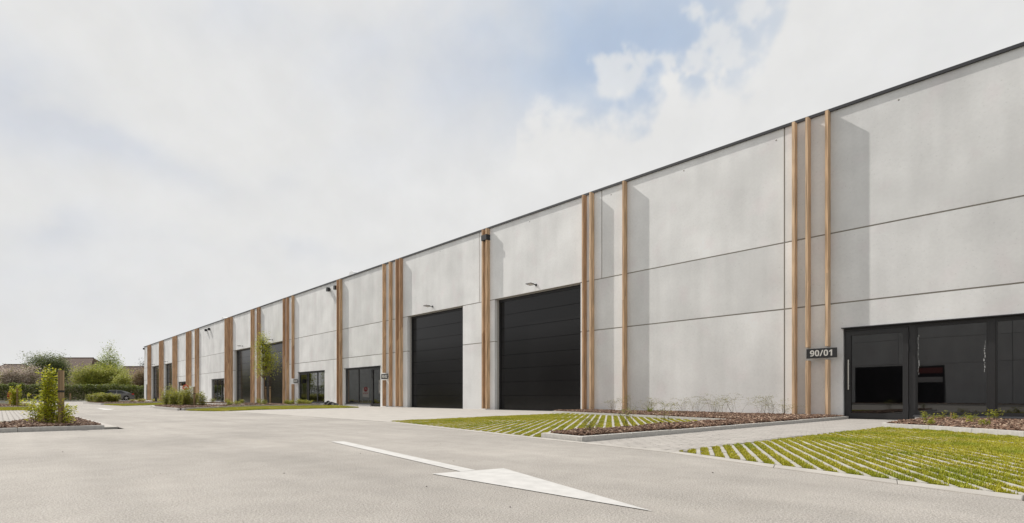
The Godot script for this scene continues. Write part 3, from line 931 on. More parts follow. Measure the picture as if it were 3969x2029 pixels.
# ---------------------------------------------------------------- car
func car(at: Vector3, turn: float) -> void:
	var o := base("parked_car", at)
	o.rotation.y = turn   # the nose points along +z
	tag(o, "dark grey coupe parked side-on by the hedge", "car")
	# side profile: z along the car (nose positive), lower body then greenhouse
	var low := [Vector2(-2.36, 0.42), Vector2(-2.38, 0.62), Vector2(-2.30, 0.92), Vector2(-1.9, 1.0), Vector2(-0.6, 0.96), Vector2(0.75, 0.92), Vector2(1.3, 0.88), Vector2(2.0, 0.76), Vector2(2.30, 0.62), Vector2(2.36, 0.40), Vector2(2.25, 0.22)]
	var body := MB.new()
	var hw := 0.92
	var under := [Vector2(-2.25, 0.24)]
	var prof: Array = under + low
	var wheels := [-1.42, 1.45]
	for s in [-1, 1]:
		# side skin with wheel arches, as strips between sill and shoulder
		var n := 60
		for i in n:
			var z0 := lerpf(-2.36, 2.34, float(i) / n); var z1 := lerpf(-2.36, 2.34, float(i + 1) / n)
			var q := []
			for z in [z0, z1]:
				var topy := 0.0
				for k in low.size() - 1:
					if low[k].x <= z and low[k + 1].x >= z and low[k + 1].x > low[k].x: topy = lerpf(low[k].y, low[k + 1].y, (z - low[k].x) / (low[k + 1].x - low[k].x))
				if topy == 0.0: topy = 0.62
				var bot := 0.22
				for wz in wheels:
					if absf(z - wz) < 0.37: bot = maxf(bot, 0.32 + sqrt(0.37 * 0.37 - (z - wz) * (z - wz)))
				q.append([z, bot, topy])
			var xx := [hw * (1.0 - 0.10 * pow(absf(z0) / 2.36, 4)), hw * (1.0 - 0.10 * pow(absf(z1) / 2.36, 4))]
			for lay in [[0.0, 0.45, 0.98, 1.0], [0.45, 1.0, 1.0, 0.93]]:
				var p := V(s * xx[0] * lay[2], lerpf(q[0][1], q[0][2], lay[0]), z0); var r := V(s * xx[1] * lay[2], lerpf(q[1][1], q[1][2], lay[0]), z1)
				var t := V(s * xx[1] * lay[3], lerpf(q[1][1], q[1][2], lay[1]), z1); var u := V(s * xx[0] * lay[3], lerpf(q[0][1], q[0][2], lay[1]), z0)
				if s > 0: body.quad(r, p, u, t)
				else: body.quad(p, r, t, u)
	for i in prof.size() - 1:
		var p: Vector2 = prof[i]; var q: Vector2 = prof[i + 1]
		var wa := hw * 0.93 * (1.0 - 0.10 * pow(absf(p.x) / 2.36, 4)); var wb := hw * 0.93 * (1.0 - 0.10 * pow(absf(q.x) / 2.36, 4))
		body.quad(V(wa, p.y, p.x), V(-wa, p.y, p.x), V(-wb, q.y, q.x), V(wb, q.y, q.x))
	# roof skin
	var rp := [Vector2(-2.0, 0.99), Vector2(-1.45, 1.22), Vector2(-0.9, 1.37), Vector2(-0.3, 1.43), Vector2(0.2, 1.41), Vector2(0.5, 1.34)]
	for i in rp.size() - 1:
		var p: Vector2 = rp[i]; var q: Vector2 = rp[i + 1]
		body.quad(V(0.60, p.y, p.x), V(-0.60, p.y, p.x), V(-0.60, q.y, q.x), V(0.60, q.y, q.x))
		for s in [-1, 1]: body.quad(V(s * 0.60, p.y, p.x), V(s * 0.60, q.y, q.x), V(s * 0.66, q.y - 0.07, q.x), V(s * 0.66, p.y - 0.05, p.x))
	put(body, "body", M.car_paint, o)
	var gl := MB.new()
	for s in [-1, 1]:
		gl.quad(V(s * 0.855, 0.96, -1.7), V(s * 0.855, 0.93, 0.95), V(s * 0.66, 1.34, 0.2), V(s * 0.66, 1.30, -0.9))
	gl.quad(V(-0.8, 0.93, 1.0), V(0.8, 0.93, 1.0), V(0.6, 1.36, 0.45), V(-0.6, 1.36, 0.45))
	put(gl, "side_window", M.car_glass, o)
	var pil := MB.new()
	for s in [-1, 1]:
		pil.quad(V(s * 0.865, 0.95, -0.40), V(s * 0.865, 0.95, -0.28), V(s * 0.672, 1.36, -0.34), V(s * 0.672, 1.36, -0.42))
		pil.quad(V(s * 0.865, 0.96, -1.95), V(s * 0.865, 0.96, -1.42), V(s * 0.672, 1.31, -0.86), V(s * 0.672, 1.2, -1.4))
	put(pil, "pillar", M.car_paint, o)
	for wz in wheels:
		for s in [-1, 1]:
			var t := MB.new()
			t.tube(V(s * 0.70, 0.32, wz), V(s * 0.885, 0.32, wz), 0.32, 0.32, 20)
			t.tube(V(s * 0.885, 0.32, wz), V(s * 0.89, 0.32, wz), 0.32, 0.22, 20)
			var w := put(t, "wheel", M.rubber, o)
			var r := MB.new()
			r.tube(V(s * 0.86, 0.32, wz), V(s * 0.875, 0.32, wz), 0.235, 0.225, 20)
			for k in 5:
				var a := TAU * k / 5 + 0.3
				r.tube(V(s * 0.88, 0.32, wz), V(s * 0.878, 0.32 + sin(a) * 0.22, wz + cos(a) * 0.22), 0.05, 0.035, 6)
			put(r, "rim", M.rim, w)
	for s in [-1, 1]:
		var tl := MB.new()
		tl.hexa([V(s * 0.60, 0.80, -2.36), V(s * 0.86, 0.80, -2.30), V(s * 0.875, 0.80, -2.02), V(s * 0.60, 0.80, -2.2), V(s * 0.60, 0.94, -2.33), V(s * 0.845, 0.94, -2.26), V(s * 0.86, 0.93, -2.02), V(s * 0.60, 0.94, -2.2)])
		put(tl, "tail_light", M.tail_light, o)
	var bp := MB.new()
	bp.box(V(-0.8, 0.20, -2.40), V(0.8, 0.42, -2.2)); bp.box(V(-0.9, 0.17, -1.0), V(0.9, 0.24, 1.0))
	put(bp, "lower_trim", M.plastic_black, o)

func house(called: String, label: String, at: Vector3, turn: float, l: float, d: float, eave: float, ridge: float, hip: float, roofm: Material, wallm: Material) -> void:
	var o := base(called, at)
	o.rotation.y = turn
	tag(o, label, "house")
	var w := MB.new()
	w.box(V(-l / 2 + 0.3, -0.3, -d / 2 + 0.3), V(l / 2 - 0.3, eave, d / 2 - 0.3))
	if hip <= 0.01:
		for s in [-1, 1]: w.tri(V(s * (l / 2 - 0.3), eave, -d / 2 + 0.3), V(s * (l / 2 - 0.3), ridge - 0.15, 0), V(s * (l / 2 - 0.3), eave, d / 2 - 0.3))
	put(w, "wall", wallm, o)
	var r := MB.new()
	var n := 16
	for s in [-1, 1]:
		for i in n:
			var t := float(i) / n; var u := float(i + 1) / n
			var a := lerpf(l / 2, l / 2 - hip, t); var b := lerpf(l / 2, l / 2 - hip, u)
			var y0 := lerpf(eave - 0.1, ridge, t) + 0.07; var y1 := lerpf(eave - 0.1, ridge, u) + 0.02
			r.quad(V(-a, y0, s * d / 2 * (1 - t)), V(a, y0, s * d / 2 * (1 - t)), V(b, y1, s * d / 2 * (1 - u)), V(-b, y1, s * d / 2 * (1 - u)))
			r.quad(V(-a, y0 - 0.06, s * d / 2 * (1 - t)), V(a, y0 - 0.06, s * d / 2 * (1 - t)), V(a, y0, s * d / 2 * (1 - t)), V(-a, y0, s * d / 2 * (1 - t)))
		if hip > 0.01: r.tri(V(s * l / 2, eave - 0.05, d / 2), V(s * l / 2, eave - 0.05, -d / 2), V(s * (l / 2 - hip), ridge, 0))
	r.tube(V(-l / 2 + hip, ridge + 0.05, 0), V(l / 2 - hip, ridge + 0.05, 0), 0.14, 0.14, 6)
	put(r, "roof", roofm, o)
	for s in [-1, 1]:
		for k in 3:
			var x := lerpf(-l / 2 + 1.6, l / 2 - 1.6, k / 2.0)
			var f := MB.new()
			f.box(V(x - 0.6, eave - 2.2, s * (d / 2 - 0.3) - 0.05), V(x + 0.6, eave - 0.9, s * (d / 2 - 0.3) + 0.05))
			var wn := put(f, "window", M.dark_glass, o)
			var fr := MB.new()
			fr.box(V(x - 0.66, eave - 2.27, s * (d / 2 - 0.3) - 0.03), V(x + 0.66, eave - 0.84, s * (d / 2 - 0.3) + 0.03))
			put(fr, "frame", M.render_white, wn)

# ---------------------------------------------------------------- scene
func _ready() -> void:
	rng.seed = 20240
	var cam := Camera3D.new()
	cam.projection = Camera3D.PROJECTION_FRUSTUM
	cam.near = 0.05; cam.far = 2000.0
	cam.size = 2029.0 / 2140.0 * 0.05
	cam.frustum_offset = Vector2(0, (1538.5 - 1014.5) / 2140.0 * 0.05)
	cam.name = "camera"
	add_child(cam)
	cam.look_at_from_position(CAM, CAM + FWD, Vector3.UP)
	cam.current = true
	var we := WorldEnvironment.new()
	we.name = "world_environment"
	var env := Environment.new()
	env.background_mode = Environment.BG_SKY
	var sky := Sky.new(); var sm := PanoramaSkyMaterial.new()
	sm.panorama = make_sky()
	sky.sky_material = sm; env.sky = sky
	env.tonemap_mode = Environment.TONE_MAPPER_LINEAR
	env.tonemap_exposure = 1.0
	env.sdfgi_enabled = true; env.ssao_enabled = true; env.ssil_enabled = true
	we.environment = env
	add_child(we)
	var sun := DirectionalLight3D.new()
	sun.name = "sun"
	sun.light_energy = 1.45; sun.light_angular_distance = 0.6; sun.light_color = Color(1.0, 0.975, 0.94)
	sun.shadow_enabled = true
	add_child(sun)
	sun.look_at_from_position(V(-0.83, 0.785, 0.19) * 10.0, Vector3.ZERO, Vector3.UP)
	make_materials()

	# ---- ground
	flat("ground", [Vector2(-700, -500), Vector2(400, -500), Vector2(400, 500), Vector2(-700, 500)], -0.06, M.field)
	var near_edge := [Vector2(-74.5, 8.95), Vector2(-21.75, 8.9), Vector2(-14.14, 8.97), Vector2(-10.44, 8.98), Vector2(-7.32, 9.55), Vector2(-5.27, 9.92), Vector2(-4.2, 10.08), Vector2(-2.83, 10.30), Vector2(-1.69, 10.72), Vector2(-0.86, 10.96), Vector2(-0.29, 11.12), Vector2(3.0, 12.2), Vector2(8, 13.9)]
	var inner := [Vector2(-74.5, 8.8), Vector2(-21.75, 8.75), Vector2(-14.14, 8.82), Vector2(-10.44, 8.82), Vector2(-7.32, 9.40), Vector2(-5.27, 9.77), Vector2(-4.2, 9.95), Vector2(-2.83, 10.16), Vector2(-1.75, 10.54), Vector2(-0.9, 10.79), Vector2(-0.3, 10.95), Vector2(3.0, 12.0), Vector2(8, 13.7)]
	flat("road", near_edge + [Vector2(30, 20), Vector2(30, 26), Vector2(-11.08, 26), Vector2(-11.08, 13.44), Vector2(-52, 13.44), Vector2(-74.5, 13.40)], 0.0, M.asphalt)
	# flush concrete edge along the road
	var strip := struct(base("edge_strip"))
	for i in inner.size() - 1:
		var a: Vector2 = near_edge[i]; var b: Vector2 = near_edge[i + 1]; var c: Vector2 = inner[i]; var d: Vector2 = inner[i + 1]
		var n := maxi(1, int(round((b - a).length() / 1.0))) if i > 0 else 26
		for k in n:
			var t := float(k) / n + 0.002; var u := float(k + 1) / n - 0.002
			var mb := MB.new()
			mb.off = Vector2(R(0, 4), R(0, 4))
			mb.prism([a.lerp(b, t), a.lerp(b, u), c.lerp(d, u), c.lerp(d, t)], -0.1, 0.005 + R(0, 0.002), 0.003)
			put(mb, "edge_stone", M.paver_concrete_light, strip)
	var strip2 := struct(base("edge_strip"))
	for i in 60:
		var x0 := -11.75 - i * 1.0
		var mb := MB.new()
		mb.off = Vector2(R(0, 4), R(0, 4))
		mb.prism([Vector2(x0 - 0.996, 13.68), Vector2(x0, 13.68), Vector2(x0, 13.445), Vector2(x0 - 0.996, 13.445)], -0.1, 0.006 + R(0, 0.002), 0.003)
		put(mb, "edge_stone", M.paver_concrete_light, strip2)
	# apron before the loading doors and the paved forecourt further along
	flat("apron", [Vector2(-92, 0.0), Vector2(-12.45, 0.0), Vector2(-12.45, 1.62), Vector2(-11.72, 1.74), Vector2(-10.50, 8.80), Vector2(-14.14, 8.81), Vector2(-21.75, 8.74), Vector2(-74.0, 8.79), Vector2(-92, 8.79)], -0.003, M.paver_concrete_light)
	# direction arrows
	var ar := MB.new()
	for t in [[Vector2(-6.24, 12.09), Vector2(-6.17, 11.96), Vector2(-3.10, 12.44), Vector2(-3.12, 12.56)], [Vector2(-3.16, 12.78), Vector2(-1.43, 12.74), Vector2(-3.04, 12.22)]]:
		for i in range(1, t.size() - 1):
			var p := V(t[0].x, 0.004, t[0].y); var q := V(t[i].x, 0.004, t[i].y); var r := V(t[i + 1].x, 0.004, t[i + 1].y)
			if (q - p).cross(r - p).y > 0: ar.tri(p, q, r)
			else: ar.tri(p, r, q)
	struct(put(ar, "road_marking", M.white_paint, self))
	flat("road_marking", [Vector2(-32.9, 11.62), Vector2(-27.3, 11.9), Vector2(-27.2, 11.7), Vector2(-29.14, 11.30), Vector2(-29.6, 11.5)], 0.004, M.white_paint)
	# footpath to the entrance
	pavers("footpath", [Vector2(-4.19, 0.01), Vector2(-4.19, 9.93), Vector2(-2.88, 10.13), Vector2(-2.70, 3.70), Vector2(-2.70, 0.01)], M.paver_concrete, 0.003, Vector2(-3.2, 10.5))
	# paving left of the road
	pavers("paved_bay", [Vector2(-28.4, 13.70), Vector2(-28.4, 15.9), Vector2(-13.3, 15.9), Vector2(-13.2, 14.92), Vector2(-16.8, 14.2), Vector2(-17.2, 13.70)], M.paver_concrete, 0.004, Vector2(-16, 14.0))
	# ---- kerbs and beds
	kerb([Vector2(-12.42, 1.62), Vector2(-11.75, 1.76), Vector2(-5.10, 3.72), Vector2(-5.02, 9.78), Vector2(-4.20, 9.93), Vector2(-4.20, 0.03)].duplicate(), 0.060, 0.075)
	mulch_on([Vector2(-12.4, 0.03), Vector2(-12.4, 1.55), Vector2(-11.75, 1.70), Vector2(-5.18, 3.64), Vector2(-5.08, 3.64), Vector2(-4.95, 9.70), Vector2(-4.30, 9.82), Vector2(-4.30, 0.03)].duplicate(), 3000, 0.050, "brown bark mulch of the bed between grass bay and footpath")
	kerb([Vector2(-2.68, 0.05), Vector2(-2.66, 3.68), Vector2(-1.92, 4.12), Vector2(-0.73, 5.10), Vector2(3.0, 8.3)], 0.075, 0.075)
	mulch_on([Vector2(-2.60, 0.03), Vector2(-2.58, 3.62), Vector2(-1.88, 4.02), Vector2(-0.69, 5.0), Vector2(2.0, 7.3), Vector2(2.0, 0.03)], 2600, 0.05, "brown bark mulch below the entrance windows")
	rib_paving("grass_paving", [Vector2(-10.52, 8.80), Vector2(-11.66, 1.82), Vector2(-5.22, 3.80), Vector2(-5.10, 9.78), Vector2(-7.32, 9.38)], deg_to_rad(53.0), 0.157, Vector2(-5.5, 8.0), "yellowish short grass growing in strips between ribbed pavers beside the loading apron", 2900.0, V(-10.2, 5.4, 2.7))
	rib_paving("grass_paving", [Vector2(-2.81, 10.14), Vector2(-2.62, 3.78), Vector2(-1.95, 4.16), Vector2(-0.75, 5.14), Vector2(1.5, 7.1), Vector2(2.4, 11.7), Vector2(-0.3, 10.93), Vector2(-0.9, 10.77), Vector2(-1.75, 10.52)], deg_to_rad(61.0), 0.118, Vector2(-1.5, 9.5), "bright short grass in strips between ribbed pavers below the entrance bed", 4200.0, V(-0.6, 6.9, 2.2))
	# left island
	kerb([Vector2(-11.14, 13.70), Vector2(-11.06, 19.0)], 0.066, -0.09)
	mulch_on([Vector2(-11.24, 13.74), Vector2(-16.9, 13.74), Vector2(-16.6, 14.18), Vector2(-13.2, 14.86), Vector2(-12.7, 15.7), Vector2(-11.2, 17.5)], 2400, 0.045, "bark mulch around the leafy bush with the stake")
	flat("verge", [Vector2(-60, 13.70), Vector2(-28.45, 13.70), Vector2(-28.45, 22), Vector2(-60, 22)], -0.002, M.field)
	grass_on("grass", "strip of short grass before the hydrant bed", [Vector2(-35.0, 13.72), Vector2(-28.5, 13.72), Vector2(-28.5, 15.4), Vector2(-35.0, 15.4)], 700, 0.055, 0.0, func(_p): return false)
	grass_on("grass", "tuft of grass behind the mulched island", [Vector2(-14.2, 14.86), Vector2(-13.3, 14.93), Vector2(-13.3, 15.9), Vector2(-14.2, 15.9)], 900, 0.06, 0.005, func(_p): return false)
	kerb([Vector2(-35.05, 13.70), Vector2(-35.05, 17.0)], 0.07, -0.09)
	mulch_on([Vector2(-35.14, 13.72), Vector2(-46, 13.72), Vector2(-46, 15.5), Vector2(-35.14, 15.5)], 700, 0.05, "bark mulch round the red hydrant", false)
	# middle bed
	kerb([Vector2(-33.3, 9.2), Vector2(-29.5, 9.74), Vector2(-24.12, 9.90), Vector2(-26.55, 8.12), Vector2(-29.9, 5.1), Vector2(-30.75, 1.25)].slice(0, 3), 0.09, -0.09)
	kerb([Vector2(-24.08, 9.86), Vector2(-26.55, 8.12), Vector2(-28.4, 6.75), Vector2(-29.95, 5.05), Vector2(-30.35, 3.5), Vector2(-30.8, 1.3)], 0.09, -0.09)
	mulch_on([Vector2(-33.3, 9.1), Vector2(-29.5, 9.64), Vector2(-24.4, 9.80), Vector2(-26.65, 8.14), Vector2(-28.5, 6.8), Vector2(-30.05, 5.1), Vector2(-30.45, 3.5), Vector2(-30.9, 1.3), Vector2(-31.8, 1.3), Vector2(-32.4, 5.0), Vector2(-34.5, 7.2)], 800, 0.06, "bark mulch in the bed with the staked saplings", false)
	flat("verge", [Vector2(-24.3, 9.72), Vector2(-23.33, 9.70), Vector2(-22.28, 9.40), Vector2(-21.9, 8.95), Vector2(-23.25, 7.32), Vector2(-23.83, 5.19), Vector2(-24.4, 2.3), Vector2(-30.2, 0.75), Vector2(-30.5, 1.3), Vector2(-30.2, 3.5), Vector2(-29.8, 5.0), Vector2(-28.3, 6.7), Vector2(-26.45, 8.06)], 0.003, M.field)
	grass_on("grass", "yellow green grass bay beside the staked saplings", [Vector2(-24.3, 9.72), Vector2(-23.33, 9.70), Vector2(-22.28, 9.40), Vector2(-21.9, 8.95), Vector2(-23.25, 7.32), Vector2(-23.83, 5.19), Vector2(-24.4, 2.3), Vector2(-30.2, 0.75), Vector2(-30.2, 3.5), Vector2(-29.8, 5.0), Vector2(-28.3, 6.7), Vector2(-26.45, 8.06)], 650, 0.05, 0.003, func(_p): return false)
	# island by the car
	kerb([Vector2(-54.2, 10.1), Vector2(-44.35, 10.06), Vector2(-46.5, 8.0), Vector2(-54.0, 4.6)], 0.10, -0.09)
	mulch_on([Vector2(-54.2, 9.98), Vector2(-44.6, 9.95), Vector2(-46.6, 8.05), Vector2(-54.1, 4.7), Vector2(-62, 5.5), Vector2(-62, 9.0)], 250, 0.06, "bark mulch in the island before the parked car", false)
	flat("verge", [Vector2(-44.2, 10.02), Vector2(-38.1, 9.8), Vector2(-40.98, 7.32), Vector2(-46.0, 6.3), Vector2(-53.8, 4.4), Vector2(-46.4, 7.9)], 0.004, M.field)
	grass_on("grass", "thin strip of grass in front of the parked car's island", [Vector2(-44.2, 10.02), Vector2(-38.1, 9.8), Vector2(-40.98, 7.32), Vector2(-46.0, 6.3), Vector2(-53.8, 4.4), Vector2(-46.4, 7.9)], 350, 0.06, 0.004, func(_p): return false)
	kerb([Vector2(-74.7, 4.0), Vector2(-74.7, 16.0)], 0.10, 0.1)
	flat("verge", [Vector2(-95, -3), Vector2(-92.6, -3), Vector2(-92.6, 1.0), Vector2(-74.8, 8.7), Vector2(-74.8, 20), Vector2(-95, 20)], 0.008, M.soil)
	# grit and scraps on the asphalt
	var xf := []; var cs := []
	for i in 45:
		var p := V(R(-14, 1.5), 0.003, R(10.6, 14.6))
		xf.append(Transform3D(Basis(Vector3.UP, R(0, TAU)).scaled(V(1, 1, 0.7) * R(0.2, 0.7)), p)); cs.append(Color(0.05, 0.04, 0.035) if R(0, 1) < 0.5 else Color(0.3, 0.27, 0.23))
	var grit := MB.new()
	grit.col = Color(1, 1, 1)
	grit.hexa([V(-0.012, 0, 0.006), V(0.011, 0, 0.007), V(0.012, 0, -0.006), V(-0.01, 0, -0.007), V(-0.006, 0.006, 0.003), V(0.006, 0.005, 0.004), V(0.007, 0.006, -0.003), V(-0.005, 0.006, -0.004)])
	tag(scatter("grit", grit.mesh(), M.chip, xf, cs, self), "scattered grit and leaf scraps on the asphalt", "grit")

	# ---- buildings
	warehouse()
	number_sign("90/01", -5.09, -4.40, 1.48, 1.72, "black plate reading 90/01 across two fins beside the entrance door", 0.205)
	number_sign("90/02", -26.04, -25.34, 1.45, 1.72, "black plate reading 90/02 beside the second glass entrance", 0.205)
	number_sign("90/03", -37.9, -37.2, 1.45, 1.72, "black plate reading 90/03 near the staked tree", 0.205)
	floodlight(-14.75, "slim black floodlight over the loading door nearest the mulch bed")
	floodlight(-21.6, "slim black floodlight over the loading door next to unit 90/02")
	floodlight(-42.4, "slim black floodlight over the loading door behind the staked tree")
	floodlight(-49.3, "slim black floodlight over the loading door beyond the staked tree")
	floodlight(-77.6, "slim black floodlight over the second door from the far corner")
	floodlight(-85.3, "slim black floodlight over the door at the far corner")
	wall_lamp(-32.62, 7.13, "black box lamp left of the panel joint at unit 90/02")
	wall_lamp(-31.62, 7.10, "black box lamp half hidden behind a fin at unit 90/02")
	wall_lamp(-60.2, 7.06, "left one of two black box lamps above the plain wall")
	wall_lamp(-59.1, 7.06, "right one of two black box lamps above the plain wall")
	wall_lamp(-92.0, 7.25, "black box lamp at the far corner of the warehouse")
	var cl := base("wall_lamp", V(-17.6, 7.04, 0.0))
	tag(cl, "black lamp bridging two fins between the loading doors", "lamp", "black box lamps high on the facade")
	var clb := MB.new()
	clb.box(V(-0.17, 0.0, 0.004), V(0.16, 0.22, 0.215))
	put(clb, "housing", M.black_metal, cl)
	var ic := MB.new()  # plain black box, stands in for the half-hidden edge of a number plate
	ic.box(V(-54.36, 1.35, 0.002), V(-54.22, 1.68, 0.05)); ic.box(V(-54.34, 1.52, 0.0502), V(-54.24, 1.66, 0.056))
	tag(put(ic, "sign_edge_box", M.black_metal, self), "small black box standing in for a number plate edge beside the third glass entrance", "sign_edge_box")
	# warehouse across the road, behind the camera: the glass mirrors it
	var ob := base("facing_warehouse", V(0, 0, 31.5))
	tag(ob, "concrete warehouse across the road, mirrored in the entrance glass", "building")
	for i in range(-1, 18):
		for row in [[-0.2, 2.8], [2.82, 4.53], [4.55, 7.6]]:
			if row[0] < 4 and i in [3, 7]: continue
			var mb := MB.new()
			mb.off = Vector2(R(0, 9), R(0, 9)); mb.us = Vector2(0.105, 0.105)
			mb.box(V(-88 + i * 6.0 + 0.01, row[0], 0), V(-82 + i * 6.0 - 0.01, row[1], 0.2))
			put(mb, "wall_panel", M.concrete1, ob)
	for bd in [["banner", -8.95, -7.5, 2.12, 2.52, "faded_red"], ["board", -8.95, -7.5, 1.5, 1.86, "dusty_white"]]:
		var bm := MB.new()
		bm.box(V(bd[1], bd[3], -0.04), V(bd[2], bd[4], -0.002))
		put(bm, bd[0], M[bd[5]], ob)
	var lowdoor := MB.new()
	lowdoor.box(V(-12.7, 0.0, -0.001), V(-7.4, 2.7, 0.03))
	put(lowdoor, "loading_door", M.door_panel, ob)
	for i in [3, 7]:
		var mb := MB.new()
		mb.box(V(-88 + i * 6.0, -0.2, 0.2), V(-82 + i * 6.0, 4.53, 0.3))
		put(mb, "loading_door", M.door_panel, ob)
	var obb := MB.new()
	obb.box(V(-94, -0.2, 0.31), V(20, 7.55, 12))
	put(obb, "core_wall", M.kerb_concrete, ob)
	kerb([Vector2(-60, 26.0), Vector2(25, 26.0)], 0.09, -0.1, 5.0)
	mulch_on([Vector2(-60, 26.1), Vector2(25, 26.1), Vector2(25, 31.4), Vector2(-60, 31.4)], 60, 0.05, "bark mulch along the facing warehouse", false)
	tree("bare_tree", "thin bare tree before the facing warehouse", V(-8.5, 0.05, 27.5), 4.6, [[0, 3.2, 0, 0.9, 1.4, 0.9]], 120, 0.03, [Color(0.2, 0.16, 0.08)], M.bark, "", 0.045)

	# ---- things along the facade
	var gpal := [Color(0.27, 0.31, 0.03), Color(0.37, 0.37, 0.035), Color(0.18, 0.24, 0.03), Color(0.46, 0.42, 0.05)]
	var dull := [Color(0.22, 0.24, 0.055), Color(0.30, 0.29, 0.06), Color(0.17, 0.2, 0.05), Color(0.36, 0.31, 0.09)]

	for s in [[-10.3, 1.22, 0.55, "right in front of the lone timber fin"], [-10.2, 0.5, 0.6, "tight against the wall beside the lone timber fin"], [-9.3, 0.6, 0.5, "against the plain wall next to the fresh weed"], [-8.0, 0.45, 0.5, "small and upright against the middle of the plain wall"], [-7.5, 1.9, 0.55, "near the kerb at the middle of the plain wall"], [-7.3, 0.6, 0.6, "wide and tight against the plain wall"], [-6.6, 0.75, 0.7, "tallest of those against the plain wall"], [-6.05, 2.9, 0.6, "near the inner corner of the kerb"], [-6.0, 0.6, 0.55, "just left of the vertical panel joint"], [-5.6, 0.9, 0.6, "over the foot of the vertical panel joint"], [-5.25, 1.2, 0.45, "at the foot of the three fins"], [-5.0, 6.9, 0.42, "halfway down the arm of the bed"], [-4.5, 9.4, 0.22, "smallest, at the road end of the bed"], [-4.8, 8.2, 0.4, "near the road end of the bed"], [-8.7, 1.6, 0.5, "close to the grass kerb below the fresh weed"]]:
		shrub("spiky_shrub", "sparse arching shrub " + s[3], "shrub", V(s[0], 0.055, s[1]), s[2] * 0.88, s[2] * 0.95, 7, 8, 0.025, dull, 0.8, "sparse shrubs in the bed beside the footpath", 0.2)
	for s in [[-1.94, 3.9, 0.16], [-2.35, 1.9, 0.20], [-2.28, 1.2, 0.2], [-2.0, 1.3, 0.18], [-1.6, 2.7, 0.2], [-1.3, 3.5, 0.12], [-1.85, 1.0, 0.17]]:
		shrub("low_plant", "low bright green seedling in the mulch under the entrance windows", "plant", V(s[0], 0.05, s[1]), s[2], s[2] * 0.9, 8, 4, 0.032, gpal, 0.3, "seedlings under the entrance windows", 0.0)
	shrub("young_shrub", "tallest little bright shrub on a single stem under the entrance windows", "shrub", V(-1.39, 0.05, 1.75), 0.30, 0.2, 7, 8, 0.034, gpal, 0.3, "", 0.45)
	var ks := MB.new()
	ks.tube(V(0, -0.02, 0), V(0.01, 0.16, 0), 0.012, 0.011, 7, true)
	var kso := put(ks, "cut_stem", M.timber3, self)
	kso.position = V(-2.12, 0.05, 0.95)
	tag(kso, "short rusty brown cut stem standing in the mulch", "stem")
	shrub("low_plant", "fresh green weed at the foot of the plain wall", "plant", V(-9.1, 0.055, 1.0), 0.16, 0.14, 9, 6, 0.03, [Color(0.25, 0.33, 0.03), Color(0.3, 0.38, 0.04)], 0.3, "", 0.0)
	# left bush and stake
	var lpal := [Color(0.40, 0.44, 0.03), Color(0.54, 0.54, 0.035), Color(0.26, 0.33, 0.025), Color(0.66, 0.62, 0.05)]
	shrub("hornbeam_bush", "tall leafy hornbeam bush by the stake at the end of the kerbed island", "bush", V(-12.25, 0.045, 14.36), 1.10, 0.21, 17, 18, 0.048, lpal, 0.0, "", 0.12)
	shrub("hornbeam_bush", "low leafy hornbeam at the foot of the staked bush", "bush", V(-12.02, 0.045, 14.20), 0.55, 0.32, 11, 14, 0.048, lpal, 0.2, "", 0.05)
	shrub("hornbeam_bush", "sparse low hornbeam shoots on the open side of the staked bush", "bush", V(-12.6, 0.045, 14.44), 0.55, 0.36, 10, 14, 0.044, lpal, 0.2, "", 0.1)
	post("wooden_stake", "round pale wooden stake with a black tie beside the leafy bush", "stake", V(-11.98, 0.045, 14.20), 0.93, 0.044, 0.56)
	post("wooden_stake", "short dark stake stub behind the leafy bush", "stake", V(-13.0, 0.045, 14.42), 0.32, 0.04, 0.0)
	# hydrant bed
	var hy := base("fire_hydrant", V(-41.8, 0.05, 14.52))
	tag(hy, "red pillar fire hydrant half hidden by a bush", "hydrant")
	var hb := MB.new()
	hb.lathe(Vector3.ZERO, [Vector2(0.10, 0.0), Vector2(0.10, 0.03), Vector2(0.065, 0.04), Vector2(0.055, 0.30), Vector2(0.115, 0.36), Vector2(0.125, 0.42), Vector2(0.125, 0.68), Vector2(0.10, 0.73), Vector2(0.035, 0.75), Vector2(0.03, 0.79), Vector2(0, 0.795)], 16)
	put(hb, "barrel", M.red_enamel, hy)
	for s in [-1, 1]:
		var oc := MB.new()
		oc.tube(V(0.10, 0.50, s * 0.05), V(0.17, 0.50, s * 0.10), 0.045, 0.045, 10, true)
		put(oc, "outlet", M.red_enamel, hy)
	shrub("hornbeam_bush", "slim hornbeam bush beside the red hydrant", "bush", V(-36.4, 0.05, 14.36), 1.05, 0.42, 16, 22, 0.07, lpal, 0.1, "", 0.05)
	post("wooden_stake", "wooden stake inside the bush by the red hydrant", "stake", V(-36.2, 0.05, 14.33), 0.88, 0.045, 0.5)
	# saplings of the middle bed
	for s in [[-34.9, 8.2, 1.2], [-34.5, 8.4, 1.0], [-34.2, 8.0, 1.0], [-33.9, 8.45, 0.8], [-33.5, 8.2, 0.85], [-33.2, 8.0, 0.85], [-32.9, 8.3, 0.8], [-32.6, 8.1, 0.85], [-32.3, 7.9, 1.0], [-32.0, 8.2, 0.9], [-31.7, 7.95, 1.05], [-31.3, 8.15, 0.9], [-31.1, 7.8, 0.85], [-30.4, 7.6, 0.7]]:
		shrub("sapling", "upright leafy sapling in the row by the dark stake", "sapling", V(s[0], 0.06, s[1]), s[2], 0.44, 11, 15, 0.065, gpal + dull, 0.12, "saplings in the middle bed", 0.05)
	post("wooden_stake", "dark wooden stake at the end of the sapling row", "stake", V(-30.9, 0.06, 7.85), 0.97, 0.05, 0.6)
